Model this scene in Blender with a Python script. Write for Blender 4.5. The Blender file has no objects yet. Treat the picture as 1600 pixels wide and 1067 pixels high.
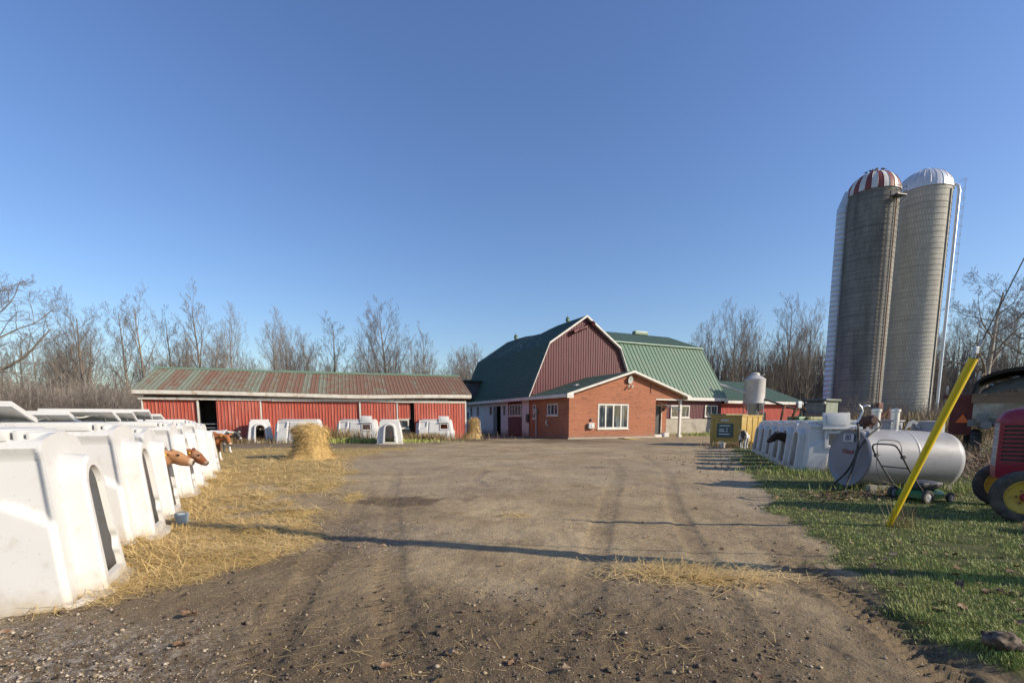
import bpy, bmesh, math, random
import numpy as np
from mathutils import Vector, Matrix, Euler, noise as mnoise

# ------------------------------------------------------------------ camera, sky, sun, exposure
SC = bpy.context.scene
COL = SC.collection
R = math.radians
cam_d = bpy.data.cameras.new('camera'); cam = bpy.data.objects.new('camera', cam_d); COL.objects.link(cam)
cam.location = (0, 0, 1.45); cam.rotation_euler = (R(90 - 7), 0, 0)
cam_d.sensor_width = 36; cam_d.lens = 17.1; cam_d.shift_x = 0; cam_d.shift_y = 0.1343
cam_d.clip_start = 0.05; cam_d.clip_end = 3000
SC.camera = cam
SUN_EL = R(26); SUN_AZ = math.atan2(0.965, -0.262)          # compass angle from +Y towards +X
world = bpy.data.worlds.new('World'); SC.world = world; world.use_nodes = True
wn = world.node_tree.nodes; wl = world.node_tree.links
bg = wn['Background']; sky = wn.new('ShaderNodeTexSky'); sky.sky_type = 'NISHITA'
sky.sun_disc = False; sky.sun_elevation = SUN_EL; sky.sun_rotation = SUN_AZ
sky.altitude = 0; sky.air_density = 1.25; sky.dust_density = 0.7; sky.ozone_density = 5.0
hsv = wn.new('ShaderNodeHueSaturation'); hsv.inputs['Hue'].default_value = .512; hsv.inputs['Saturation'].default_value = 1.06; wl.new(sky.outputs[0], hsv.inputs['Color']); wl.new(hsv.outputs[0], bg.inputs[0]); bg.inputs[1].default_value = 0.13
sun_d = bpy.data.lights.new('sun', 'SUN'); sun = bpy.data.objects.new('sun', sun_d); COL.objects.link(sun)
sun_d.energy = 4.8; sun_d.angle = R(0.5); sun_d.color = (1.0, 0.88, 0.71)
_sd = Vector((math.sin(SUN_AZ) * math.cos(SUN_EL), math.cos(SUN_AZ) * math.cos(SUN_EL), math.sin(SUN_EL)))
sun.rotation_euler = _sd.to_track_quat('Z', 'Y').to_euler(); sun.location = (20, -5, 30)
SC.view_settings.view_transform = 'Standard'; SC.view_settings.look = 'None'
SC.view_settings.exposure = 0.36; SC.view_settings.gamma = 1.0; SC.view_settings.use_curve_mapping = False

# ------------------------------------------------------------------ helpers
rnd = random.Random(7)
def smooth01(t):
    t = min(1, max(0, t)); return t * t * (3 - 2 * t)

class MB:
    """collects polygons of one mesh"""
    def __init__(s): s.v = []; s.f = []
    def add(s, verts, faces):
        o = len(s.v); s.v.extend([tuple(p) for p in verts]); s.f.extend([tuple(i + o for i in q) for q in faces]); return s
    def quad(s, a, b, c, d): return s.add([a, b, c, d], [(0, 1, 2, 3)])
    def poly(s, pts): return s.add(pts, [tuple(range(len(pts)))])
    def box(s, x0, x1, y0, y1, z0, z1, M=None):
        p = [Vector((x, y, z)) for z in (z0, z1) for y in (y0, y1) for x in (x0, x1)]
        if M is not None: p = [M @ q for q in p]
        return s.add(p, [(0, 2, 3, 1), (4, 5, 7, 6), (0, 1, 5, 4), (2, 6, 7, 3), (0, 4, 6, 2), (1, 3, 7, 5)])
    def bbox(s, x0, x1, y0, y1, z0, z1, b=0.02, M=None):
        """box with chamfered edges"""
        bm = bmesh.new(); bmesh.ops.create_cube(bm, size=1)
        for v in bm.verts: v.co = Vector(((x0 + x1) / 2 + v.co.x * (x1 - x0), (y0 + y1) / 2 + v.co.y * (y1 - y0), (z0 + z1) / 2 + v.co.z * (z1 - z0)))
        bmesh.ops.bevel(bm, geom=bm.edges[:], offset=b, segments=2, affect='EDGES', profile=0.6)
        bm.verts.ensure_lookup_table(); bm.verts.index_update()
        vs = [M @ v.co if M is not None else v.co.copy() for v in bm.verts]; fs = [tuple(v.index for v in f.verts) for f in bm.faces]
        bm.free(); return s.add(vs, fs)
    def tube(s, path, rad, n=8, caps=True, squash=None):
        path = [Vector(p) for p in path]; k = len(path)
        if not hasattr(rad, '__len__'): rad = [rad] * k
        vs = []; up = None
        for i in range(k):
            t = (path[min(i + 1, k - 1)] - path[max(i - 1, 0)])
            t = t.normalized() if t.length > 1e-9 else Vector((0, 0, 1))
            if up is None:
                up = Vector((0, 0, 1)) if abs(t.z) < .9 else Vector((1, 0, 0))
            a = t.cross(up).normalized(); b = a.cross(t).normalized(); up = b
            for j in range(n):
                an = 2 * math.pi * j / n
                q = 1.0 if squash is None else squash
                vs.append(path[i] + a * (math.cos(an) * rad[i] * q) + b * (math.sin(an) * rad[i]))
        fs = [(i * n + j, i * n + (j + 1) % n, (i + 1) * n + (j + 1) % n, (i + 1) * n + j) for i in range(k - 1) for j in range(n)]
        if caps: fs += [tuple(range(n - 1, -1, -1)), tuple((k - 1) * n + j for j in range(n))]
        return s.add(vs, fs)
    def lathe(s, prof, n=32, M=None, caps=False, a0=0., a1=2 * math.pi):
        full = abs(a1 - a0 - 2 * math.pi) < 1e-6; m = n if full else n + 1
        vs = []
        for r_, z in prof:
            for j in range(m):
                an = a0 + (a1 - a0) * j / n
                p = Vector((r_ * math.cos(an), r_ * math.sin(an), z)); vs.append(M @ p if M is not None else p)
        fs = []
        for i in range(len(prof) - 1):
            for j in range(n if full else n):
                fs.append((i * m + j, i * m + (j + 1) % m, (i + 1) * m + (j + 1) % m, (i + 1) * m + j))
        if caps:
            fs.append(tuple(range(m - 1, -1, -1))); fs.append(tuple((len(prof) - 1) * m + j for j in range(m)))
        return s.add(vs, fs)
    def sphere(s, c, r_, n=12, m=8, sc=(1, 1, 1)):
        prof = [(max(1e-4, math.sin(math.pi * i / m)) * r_, -math.cos(math.pi * i / m) * r_) for i in range(m + 1)]
        return s.lathe(prof, n, Matrix.Translation(c) @ Matrix.Diagonal((*sc, 1)))
    def loft(s, rings, closed=False):
        n = len(rings[0]); vs = [p for r_ in rings for p in r_]; fs = []
        for i in range(len(rings) - 1):
            for j in range(n if closed else n - 1):
                fs.append((i * n + j, i * n + (j + 1) % n, (i + 1) * n + (j + 1) % n, (i + 1) * n + j))
        return s.add(vs, fs)
    def ribbed(s, base, top, W, nrm, pitch=.23, depth=.03, wtop=.35):
        """ribbed sheet: base(u), top(u) give the lower and upper points for u in 0..W; ribs stand out along nrm"""
        nrm = Vector(nrm).normalized(); us = [(0, 0)]; u = 0
        while u < W - pitch * .3:
            for du, h in ((pitch * .5 - pitch * wtop * .5, 0), (pitch * .5 - pitch * wtop * .25, 1), (pitch * .5 + pitch * wtop * .25, 1), (pitch * .5 + pitch * wtop * .5, 0)):
                if u + du < W: us.append((u + du, h))
            u += pitch
        us.append((W, 0)); vs = []
        for u, h in us:
            vs += [Vector(base(u)) + nrm * depth * h, Vector(top(u)) + nrm * depth * h]
        return s.add(vs, [(2 * i, 2 * i + 2, 2 * i + 3, 2 * i + 1) for i in range(len(us) - 1)])
    def build(s, name, mat, parent=None, smooth=None, loc=None):
        me = bpy.data.meshes.new(name); me.from_pydata([tuple(p) for p in s.v], [], s.f); me.update()
        if smooth is not None:
            me.polygons.foreach_set('use_smooth', [True] * len(me.polygons)); me.set_sharp_from_angle(angle=R(smooth))
        ob = bpy.data.objects.new(name, me); COL.objects.link(ob)
        if mat is not None: me.materials.append(mat)
        if parent is not None: ob.parent = parent
        if loc is not None: ob.location = loc
        return ob

def build_each(m, name, mat, parent=None, smooth=None):
    """one object for each separate piece of the collected mesh"""
    par = list(range(len(m.v)))
    def fd(a):
        while par[a] != a: par[a] = par[par[a]]; a = par[a]
        return a
    for f in m.f:
        r0 = fd(f[0])
        for i in f[1:]: par[fd(i)] = r0
    gr = {}
    for f in m.f: gr.setdefault(fd(f[0]), []).append(f)
    out = []
    for fs in gr.values():
        ids = sorted({i for f in fs for i in f}); mp = {k: j for j, k in enumerate(ids)}; q = MB(); q.v = [m.v[i] for i in ids]; q.f = [tuple(mp[i] for i in f) for f in fs]; out.append(q.build(name, mat, parent, smooth))
    return out
def tag(o, label=None, cat=None, group=None, kind=None):
    if label: o['label'] = label
    if cat: o['category'] = cat
    if group: o['group'] = group
    if kind: o['kind'] = kind
    return o
def thing(name, label, cat, loc=(0, 0, 0), rz=0, group=None):
    o = bpy.data.objects.new(name, None); COL.objects.link(o); o.empty_display_size = .2
    o.location = loc; o.rotation_euler = (0, 0, rz); return tag(o, label, cat, group)
def dup(root, loc, rz, label=None, group=None, scale=None, skip=()):
    r_ = root.copy(); COL.objects.link(r_); r_.location = loc; r_.rotation_euler = (0, 0, rz)
    if scale is not None: r_.scale = (scale,) * 3 if not hasattr(scale, '__len__') else scale
    if label: r_['label'] = label
    if group: r_['group'] = group
    for ch in list(root.children):
        if ch.name.split('.')[0] in skip: continue
        c = ch.copy(); COL.objects.link(c); c.parent = r_
        for g in list(ch.children):
            d = g.copy(); COL.objects.link(d); d.parent = c
    return r_
def text_mesh(name, txt, size, mat, parent, M, extrude=.004):
    cu = bpy.data.curves.new(name, 'FONT'); cu.body = txt; cu.size = size; cu.extrude = extrude; cu.align_x = 'CENTER'; cu.align_y = 'CENTER'
    tmp = bpy.data.objects.new(name, cu); COL.objects.link(tmp)
    dg = bpy.context.evaluated_depsgraph_get(); me = bpy.data.meshes.new_from_object(tmp.evaluated_get(dg))
    bpy.data.objects.remove(tmp); ob = bpy.data.objects.new(name, me); COL.objects.link(ob)
    me.materials.clear(); me.materials.append(mat); ob.parent = parent; ob.matrix_local = M; return ob

# ------------------------------------------------------------------ materials
class NT:
    def __init__(s, name):
        s.m = bpy.data.materials.new(name); s.m.use_nodes = True; s.t = s.m.node_tree; s.b = s.t.nodes['Principled BSDF']
    def n(s, typ, **kw):
        o = s.t.nodes.new(typ)
        for k, v in kw.items(): setattr(o, k, v)
        return o
    def l(s, a, b): s.t.links.new(a, b)
    def coord(s, which='Object'): return s.n('ShaderNodeTexCoord').outputs[which]
    def noise(s, vec, scale, detail=4, rough=.55, dist=0):
        o = s.n('ShaderNodeTexNoise'); o.inputs['Scale'].default_value = scale; o.inputs['Detail'].default_value = detail
        o.inputs['Roughness'].default_value = rough; o.inputs['Distortion'].default_value = dist
        if vec is not None: s.l(vec, o.inputs['Vector'])
        return o.outputs[0]
    def mapv(s, vec, scale=(1, 1, 1), loc=(0, 0, 0)):
        o = s.n('ShaderNodeMapping'); o.inputs['Scale'].default_value = scale; o.inputs['Location'].default_value = loc; s.l(vec, o.inputs[0]); return o.outputs[0]
    def ramp(s, val, stops):
        o = s.n('ShaderNodeValToRGB'); e = o.color_ramp.elements
        while len(e) < len(stops): e.new(.5)
        for k, (p, c) in enumerate(stops):
            e[k].position = p; e[k].color = (*c, 1) if hasattr(c, '__len__') else (c, c, c, 1)
        s.l(val, o.inputs[0]); return o.outputs[0]
    def mix(s, fac, a, b, mode='MIX'):
        o = s.n('ShaderNodeMix', data_type='RGBA', blend_type=mode)
        for val, idx in ((fac, 0), (a, 6), (b, 7)):
            if hasattr(val, 'links') or hasattr(val, 'is_linked'): s.l(val, o.inputs[idx])
            elif hasattr(val, '__len__'): o.inputs[idx].default_value = (*val, 1)
            else: o.inputs[idx].default_value = val
        return o.outputs[2]
    def math(s, op, a, b=0.):
        o = s.n('ShaderNodeMath', operation=op)
        for i, v in enumerate((a, b)):
            if hasattr(v, 'is_linked'): s.l(v, o.inputs[i])
            else: o.inputs[i].default_value = v
        return o.outputs[0]
    def sep(s, vec):
        o = s.n('ShaderNodeSeparateXYZ'); s.l(vec, o.inputs[0]); return o.outputs
    def bump(s, h, strength=.3, dist=.02):
        o = s.n('ShaderNodeBump'); o.inputs['Strength'].default_value = strength; o.inputs['Distance'].default_value = dist
        s.l(h, o.inputs['Height']); s.l(o.outputs[0], s.b.inputs['Normal']); return o
    def out(s, col=None, rough=.6, metal=0., spec=None):
        if col is not None:
            if hasattr(col, 'is_linked'): s.l(col, s.b.inputs['Base Color'])
            else: s.b.inputs['Base Color'].default_value = (*col, 1)
        if hasattr(rough, 'is_linked'): s.l(rough, s.b.inputs['Roughness'])
        else: s.b.inputs['Roughness'].default_value = rough
        s.b.inputs['Metallic'].default_value = metal
        if spec is not None: s.b.inputs['Specular IOR Level'].default_value = spec
        return s.m
    def rand_coord(s):
        """object coordinates shifted by a random amount per object, so that copies do not match"""
        oi = s.n('ShaderNodeObjectInfo'); m = s.n('ShaderNodeVectorMath', operation='SCALE'); c = s.n('ShaderNodeCombineXYZ')
        for i in range(3): s.l(oi.outputs['Random'], c.inputs[i])
        s.l(c.outputs[0], m.inputs[0]); m.inputs['Scale'].default_value = 57.
        a = s.n('ShaderNodeVectorMath', operation='ADD'); s.l(s.coord(), a.inputs[0]); s.l(m.outputs[0], a.inputs[1]); return a.outputs[0]

def mk(name, c1, c2=None, scale=3., rough=.6, bump=0., bscale=None, metal=0., stretch=(1, 1, 1), dirt=None, dscale=1.5, dlo=.5, dhi=.7, spec=None):
    """two-tone noisy surface with an optional layer of dirt patches"""
    t = NT(name); vec = t.rand_coord(); v2 = t.mapv(vec, stretch)
    n1 = t.noise(v2, scale, 5, .6); c2 = c2 or tuple(x * .7 for x in c1)
    col = t.mix(t.ramp(n1, [(.3, 0.), (.7, 1.)]), c1, c2)
    if dirt is not None:
        d = t.ramp(t.noise(v2, dscale, 6, .65), [(dlo, 0.), (dhi, 1.)]); col = t.mix(d, col, dirt)
    if bump: t.bump(t.noise(vec, bscale or scale * 4, 5, .6), bump)
    r_ = t.math('ADD', t.math('MULTIPLY', n1, .2), rough - .1)
    return t.out(col, r_, metal, spec)

def glass(name, tint=(.02, .025, .03)):
    t = NT(name); n1 = t.noise(t.coord(), 2.2, 2)
    return t.out(t.mix(t.ramp(t.noise(t.mapv(t.coord(), (3, 3, .5)), 1.6, 2), [(.5, 0.), (.62, .8)]), t.mix(n1, tint, tuple(x * 2.2 for x in tint)), (.16, .19, .2)), .06, 0, .6)  # pale vertical streaks paint curtains and bluish reflections into the pane

M = {}
M['white_trim'] = mk('white_trim', (.64, .62, .57), (.5, .475, .43), 2, .5, .05)
M['white_wood'] = mk('old_white_paint', (.66, .63, .56), (.5, .46, .38), 3, .65, .15, dirt=(.3, .17, .07), dscale=2.2, dlo=.56, dhi=.72)
M['galv'] = mk('galvanised_steel', (.5, .52, .54), (.38, .4, .42), 5, .42, .03, metal=.5)
M['inside_shade'] = mk('interior_shade', (.035, .03, .026), (.02, .018, .015), 2, .9)  # near-black sheets behind the openings: the buildings' inner shade as a colour
M['black_rubber'] = mk('black_rubber', (.022, .022, .023), (.04, .037, .034), 6, .75, .1, dirt=(.13, .11, .085), dscale=4, dlo=.46, dhi=.7)
M['black_metal'] = mk('black_metal', (.025, .025, .027), (.05, .05, .05), 9, .45)
M['rust'] = mk('rusty_iron', (.14, .055, .025), (.2, .09, .04), 6, .8, .2)
M['glass'] = glass('window_glass')
M['chrome'] = mk('bare_aluminium', (.7, .7, .7), (.55, .55, .56), 8, .3, metal=.8)
M['concrete'] = mk('concrete_wall', (.4, .36, .29), (.3, .27, .22), 1.6, .85, .25, 14, dirt=(.2, .17, .12), dscale=1.2, dlo=.55, dhi=.75)
M['straw'] = mk('straw', (.58, .4, .15), (.34, .22, .08), 9, .75, .4, 40)

def m_ribwall(name, c1, c2, fade, pink):
    """painted metal siding: vertical streaks of faded paint"""
    t = NT(name); vec = t.coord(); v2 = t.mapv(vec, (6, 6, .35)); n1 = t.noise(v2, 1.2, 6, .7)
    col = t.mix(t.ramp(n1, [(.35, 0.), (.65, 1.)]), c1, c2)
    n2 = t.noise(t.mapv(vec, (9, 9, .25), (3, 1, 7)), 1.1, 6, .75); col = t.mix(t.ramp(n2, [(fade, 0.), (fade + .16, 1.)]), col, pink)
    n3 = t.noise(vec, .7, 3); col = t.mix(t.ramp(n3, [(.5, 0.), (.8, .45)]), col, tuple(x * .5 for x in c1))
    return t.out(col, .6)
M['shed_red'] = m_ribwall('shed_red_siding', (.44, .09, .055), (.35, .07, .042), .5, (.5, .22, .17))
M['barn_red'] = m_ribwall('weathered_barn_red', (.125, .025, .03), (.08, .018, .021), .57, (.22, .085, .085))
M['low_red'] = m_ribwall('low_barn_red', (.46, .06, .04), (.36, .05, .035), .66, (.5, .16, .12))
M['green_roof'] = mk('green_metal_roof', (.15, .225, .15), (.125, .19, .125), .8, .42, dirt=(.18, .22, .15), dscale=.5, dlo=.5, dhi=.8)
M['green_shingle'] = mk('green_shingles', (.05, .1, .076), (.036, .072, .056), 5, .85, .3, 30)

def m_rustroof():
    t = NT('rusty_green_roof'); vec = t.coord(); x, y, z = t.sep(vec)
    sh = t.math('FLOOR', t.math('DIVIDE', t.math('ADD', x, t.math('MULTIPLY', t.noise(t.mapv(vec, (.3, .3, .3)), .5, 1), .15)), .52))
    wnz = t.n('ShaderNodeTexWhiteNoise', noise_dimensions='1D'); t.l(sh, wnz.inputs['W'])
    n1 = t.noise(t.mapv(vec, (1.7, 1.1, 1.1)), 1.2, 7, .75)
    trend = t.math('MULTIPLY', x, .012)
    v = t.math('ADD', t.math('ADD', t.math('MULTIPLY', wnz.outputs[0], .27), t.math('MULTIPLY', n1, .95)), trend)
    rust = t.ramp(v, [(.575, 0.), (.755, 1.)])
    green = t.mix(t.noise(t.mapv(vec, (7, .6, .6)), 1.5, 5), (.15, .18, .12), (.23, .235, .165))
    rusty = t.mix(t.noise(vec, 3, 6, .7), (.15, .08, .045), (.23, .125, .07))
    col = t.mix(rust, green, rusty)
    seam = t.math('FRACT', t.math('DIVIDE', x, .52)); sm = t.ramp(seam, [(0., 1.), (.05, 0.)]); col = t.mix(t.math('MULTIPLY', sm, .35), col, (.07, .06, .05))
    lap = t.ramp(t.math('ABSOLUTE', t.math('SUBTRACT', y, 1.62)), [(0., 1.), (.03, 0.)]); col = t.mix(t.math('MULTIPLY', lap, .4), col, (.1, .07, .05))
    return t.out(col, .62)
M['rust_roof'] = m_rustroof()

def m_brick():
    t = NT('orange_brick'); vec = t.coord(); x, y, z = t.sep(vec)
    h = t.math('ADD', x, y); c = t.n('ShaderNodeCombineXYZ'); t.l(h, c.inputs[0]); t.l(z, c.inputs[1])
    b = t.n('ShaderNodeTexBrick'); t.l(c.outputs[0], b.inputs['Vector']); b.inputs['Scale'].default_value = 1.0
    b.inputs['Brick Width'].default_value = .225; b.inputs['Row Height'].default_value = .075; b.inputs['Mortar Size'].default_value = .008
    b.inputs['Color1'].default_value = (.36, .115, .045, 1); b.inputs['Color2'].default_value = (.26, .082, .036, 1); b.inputs['Mortar'].default_value = (.3, .17, .11, 1)
    n1 = t.noise(t.mapv(c.outputs[0], (1.6, 9, 1)), 1.0, 3, .6); col = t.mix(t.ramp(n1, [(.53, 0.), (.66, .75)]), b.outputs[0], (.13, .05, .035))
    n3 = t.noise(t.mapv(c.outputs[0], (.3, 9, 1), (5, 3, 0)), 1.0, 2); col = t.mix(t.ramp(n3, [(.5, 0.), (.7, .4)]), col, (.44, .2, .11)); low = t.ramp(t.math('ADD', z, t.math('MULTIPLY', n1, .4)), [(.35, .55), (.75, 0.)]); col = t.mix(low, col, (.2, .13, .09))
    n2 = t.noise(vec, .6, 3); col = t.mix(t.ramp(n2, [(.45, 0.), (.75, .4)]), col, (.46, .18, .1))
    t.bump(t.math('SUBTRACT', 1., b.outputs[1]), .4, .006); return t.out(col, .85)
M['brick'] = m_brick()

def m_stonewall():
    t = NT('whitewashed_stone'); vec = t.coord()
    vo = t.n('ShaderNodeTexVoronoi', feature='DISTANCE_TO_EDGE'); vo.inputs['Scale'].default_value = 2.6; t.l(t.mapv(vec, (1, 1, 1.5)), vo.inputs['Vector'])
    col = t.mix(t.noise(vec, 2.2, 6, .7), (.62, .61, .6), (.42, .41, .4))
    _, _, z = t.sep(vec); low = t.ramp(t.math('ADD', z, t.math('MULTIPLY', t.noise(vec, 1.8, 4), .8)), [(.55, 1.), (1.1, 0.)])
    col = t.mix(t.math('MULTIPLY', low, .8), col, (.2, .18, .15)); t.bump(vo.outputs[0], .6, .03); return t.out(col, .9)
M['stone'] = m_stonewall()

def m_stave(name, c1, c2, dark, dlo, dhi):
    """concrete silo staves with hoops: staves and stains in the material, hoops in the mesh"""
    t = NT(name); vec = t.coord(); x, y, z = t.sep(vec)
    at = t.n('ShaderNodeMath', operation='ARCTAN2'); t.l(y, at.inputs[0]); t.l(x, at.inputs[1])
    c = t.n('ShaderNodeCombineXYZ'); t.l(t.math('MULTIPLY', at.outputs[0], 2.8), c.inputs[0]); t.l(z, c.inputs[1])
    b = t.n('ShaderNodeTexBrick'); t.l(c.outputs[0], b.inputs['Vector']); b.inputs['Scale'].default_value = 1.
    b.inputs['Brick Width'].default_value = .27; b.inputs['Row Height'].default_value = .76; b.inputs['Mortar Size'].default_value = .014; b.offset = .5
    b.inputs['Color1'].default_value = (*c1, 1); b.inputs['Color2'].default_value = (*c2, 1); b.inputs['Mortar'].default_value = tuple(k * .55 for k in c2) + (1,)
    n1 = t.noise(t.mapv(vec, (1, 1, .16)), .55, 6, .68); col = t.mix(t.ramp(n1, [(dlo, 0.), (dhi, 1.)]), b.outputs[0], dark)
    n2 = t.noise(t.mapv(vec, (.12, .12, 1.3)), 1., 3); col = t.mix(t.ramp(n2, [(.5, 0.), (.75, .5)]), col, dark)
    t.bump(t.math('SUBTRACT', 1., b.outputs[1]), .35, .015); return t.out(col, .88)
M['stave_dark'] = m_stave('dark_stained_staves', (.27, .255, .23), (.22, .208, .187), (.105, .1, .092), .42, .66)
M['stave_light'] = m_stave('pale_staves', (.48, .455, .395), (.41, .39, .335), (.3, .285, .25), .48, .78)

def m_hutch():
    t = NT('white_polyethylene'); vec = t.rand_coord(); _, _, z = t.sep(t.coord())
    col = t.mix(t.noise(vec, 1.7, 4), (.69, .685, .665), (.62, .61, .585))
    n2 = t.noise(vec, 7, 8, .75); col = t.mix(t.ramp(n2, [(.54, 0.), (.76, .6)]), col, (.44, .38, .29))
    low = t.ramp(t.math('ADD', z, t.math('MULTIPLY', t.noise(vec, 4, 6, .7), .5)), [(.2, .85), (.46, 0.)])
    col = t.mix(low, col, (.42, .33, .2))
    sp = t.ramp(t.noise(vec, 45, 2, .5), [(.71, 0.), (.76, .7)]); col = t.mix(sp, col, (.2, .16, .1))
    t.bump(t.noise(vec, 26, 5, .6), .12, .006); t.out(col, .48)
    tr = t.n('ShaderNodeBsdfTranslucent'); t.l(col, tr.inputs['Color']); mx = t.n('ShaderNodeMixShader'); mx.inputs[0].default_value = .16
    om = [q for q in t.t.nodes if q.type == 'OUTPUT_MATERIAL'][0]; t.l(t.b.outputs[0], mx.inputs[1]); t.l(tr.outputs[0], mx.inputs[2]); t.l(mx.outputs[0], om.inputs['Surface']); return t.m
M['hutch'] = m_hutch()
# ------------------------------------------------------------------ ground
def vnoise(x, y, seed=0):
    """value noise on arrays"""
    xi = np.floor(x).astype(np.int64); yi = np.floor(y).astype(np.int64); fx = x - xi; fy = y - yi
    def h(a, b):
        n = (a * 374761393 + b * 668265263 + seed * 974634777) & 0xffffffff
        n = ((n ^ (n >> 13)) * 1274126177) & 0xffffffff; return ((n ^ (n >> 16)) & 0xffff) / 65535.
    u = fx * fx * (3 - 2 * fx); v = fy * fy * (3 - 2 * fy)
    return (h(xi, yi) * (1 - u) + h(xi + 1, yi) * u) * (1 - v) + (h(xi, yi + 1) * (1 - u) + h(xi + 1, yi + 1) * u) * v
def fbm(x, y, f, o=4, seed=0, g=.5):
    a = 1.; s = 0.; t = 0.
    for k in range(o):
        s = s + a * vnoise(x * f, y * f, seed + k * 17); t += a; a *= g; f *= 2.03
    return s / t
def sstep(a, b, x):
    t = np.clip((x - a) / (b - a), 0, 1); return t * t * (3 - 2 * t)
GE_Y = [-30, 2.0, 2.6, 3.5, 4.8, 6.3, 8.1, 10.5, 13.8, 20, 26, 32, 60]
GE_X = [1.5, 2.4, 2.68, 2.9, 3.08, 3.55, 4.45, 5.35, 6.5, 9.2, 11.5, 16, 40]
ST_Y = [2.4, 3.2, 3.9, 4.8, 6.2, 9.5, 13, 18, 22, 25, 27]
ST_X = [-4.5, -3.3, -2.75, -2.5, -2.45, -3.2, -4.3, -6.0, -6.0, -3.0, -14]
TRACKS = [([(.1, 2.7), (.55, 3.7), (.9, 5.2), (1.7, 8.5), (2.9, 13), (3.6, 18)], .22), ([(-.62, 2.7), (-1.05, 4.0), (-1.55, 6.2), (-2.4, 9.5), (-3.3, 14)], .2),
          ([(1.5, 2.7), (1.9, 4.5), (2.7, 8.0), (4.2, 13), (5.2, 19)], .18), ([(-1.5, 2.6), (-1.9, 4.4), (-2.3, 6.6), (-3.0, 10)], .2),
          ([(-.75, 13.5), (-.9, 11.5), (-.5, 10.2), (.4, 9.6), (1.4, 9.9)], .16), ([(-6, 26), (0, 25.5), (5, 26.5), (10, 29)], .5), ([(-4, 22), (0, 20), (3.5, 21), (7, 25)], .4)]
def seg_dist(x, y, pts):
    d = np.full(x.shape, 1e9)
    for (ax, ay), (bx, by) in zip(pts[:-1], pts[1:]):
        dx, dy = bx - ax, by - ay; t = np.clip(((x - ax) * dx + (y - ay) * dy) / (dx * dx + dy * dy), 0, 1)
        d = np.minimum(d, np.hypot(x - ax - t * dx, y - ay - t * dy))
    return d
def masks(x, y):
    w1 = fbm(x, y, .9, 4, 3) - .5; w2 = fbm(x, y, 2.7, 4, 9) - .5
    ge = np.interp(y, GE_Y, GE_X); grass = sstep(-.12, .3, x - ge + w1 * .9 + w2 * .5)
    grass = np.where(y > 13, grass * sstep(34, 24, y), grass)
    # patchy cover along the hutches on the right and behind everything
    far = np.maximum(sstep(34, 50, y + w1 * 6) * sstep(-2, 8, np.abs(x - 3) - 12), sstep(11, 16, -x - 12 + w1 * 4)); 
    grass = np.maximum(grass, far * (.35 + .6 * fbm(x, y, .35, 3, 31)))
    st = np.interp(y, ST_Y, ST_X); straw = sstep(.35, -.7, x - st + w1 * 1.3 + w2 * .9) * sstep(3.3, 4.2, y + w1 * .8) * sstep(26, 22.5, y + w1 * 2) * sstep(-17, -13, x)
    straw *= .12 + .88 * sstep(.36, .58, fbm(x, y, 1.5, 5, 21, .6) + .16 * sstep(9, 13, y))
    blob = np.exp(-(((x - 1.65) / .55) ** 2 + ((y - 4.42 + .12 * (x - 1.6)) / .28) ** 2)); straw = np.maximum(straw, sstep(.35, .8, blob + w2 * .5) * .8)
    b2 = np.exp(-(((x - .05) / .5) ** 2 + ((y - 7.25) / .12) ** 2)); straw = np.maximum(straw, sstep(.4, .9, b2 + w2 * .8) * .5)
    mud = sstep(5.0, 3.0, y + np.abs(x + .3) * .12 + w1 * 1.6) * sstep(2.9, 1.2, x + w1) * .95
    mud = np.maximum(mud, sstep(-.7, -2.2, x + w1 * 1.5) * sstep(9.5, 6, y) * .75)
    p = np.exp(-(((x + 2.05) / 1.0) ** 2 + ((y - 8.6) / .5) ** 2)); mud = np.maximum(mud, sstep(.25, .6, p + w2 * .9))
    p = np.exp(-(((x - 2.6) / .6) ** 2 + ((y - 14.5) / .5) ** 2)); mud = np.maximum(mud, sstep(.4, .9, p + w2 * .7) * .7)
    mud = np.maximum(mud, sstep(27, 33, y + w1 * 5) * sstep(14, 3, x) * (.45 + .5 * sstep(.4, .6, fbm(x, y, .35, 3, 19)))); mud = np.maximum(mud, sstep(20, 26, y + w1 * 5) * sstep(-4, -8, x) * .85)
    mud = np.maximum(mud, sstep(.42, .16, np.abs(x - ge + .18 + w2 * .3)) * sstep(7, 4.5, y) * .75)
    tr = np.zeros_like(x)
    for pts, wd in TRACKS: tr = np.maximum(tr, sstep(wd, wd * .35, seg_dist(x, y, pts) + w1 * .12))
    tr = tr * sstep(.25, .6, fbm(x, y, .8, 3, 77) + .15)
    grav = sstep(-1.3, -2.6, x + w1 * 1.2) * sstep(3.9, 3.1, y + w1) ; grav = np.maximum(grav, sstep(-1.5, -.25, x - ge + w1) * sstep(6, 8.5, y) * .8)
    grav = np.maximum(grav, sstep(.5, .68, fbm(x, y, .5, 3, 55)) * .45)
    return grass, straw * (1 - grass * .6), mud, tr, grav
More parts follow.
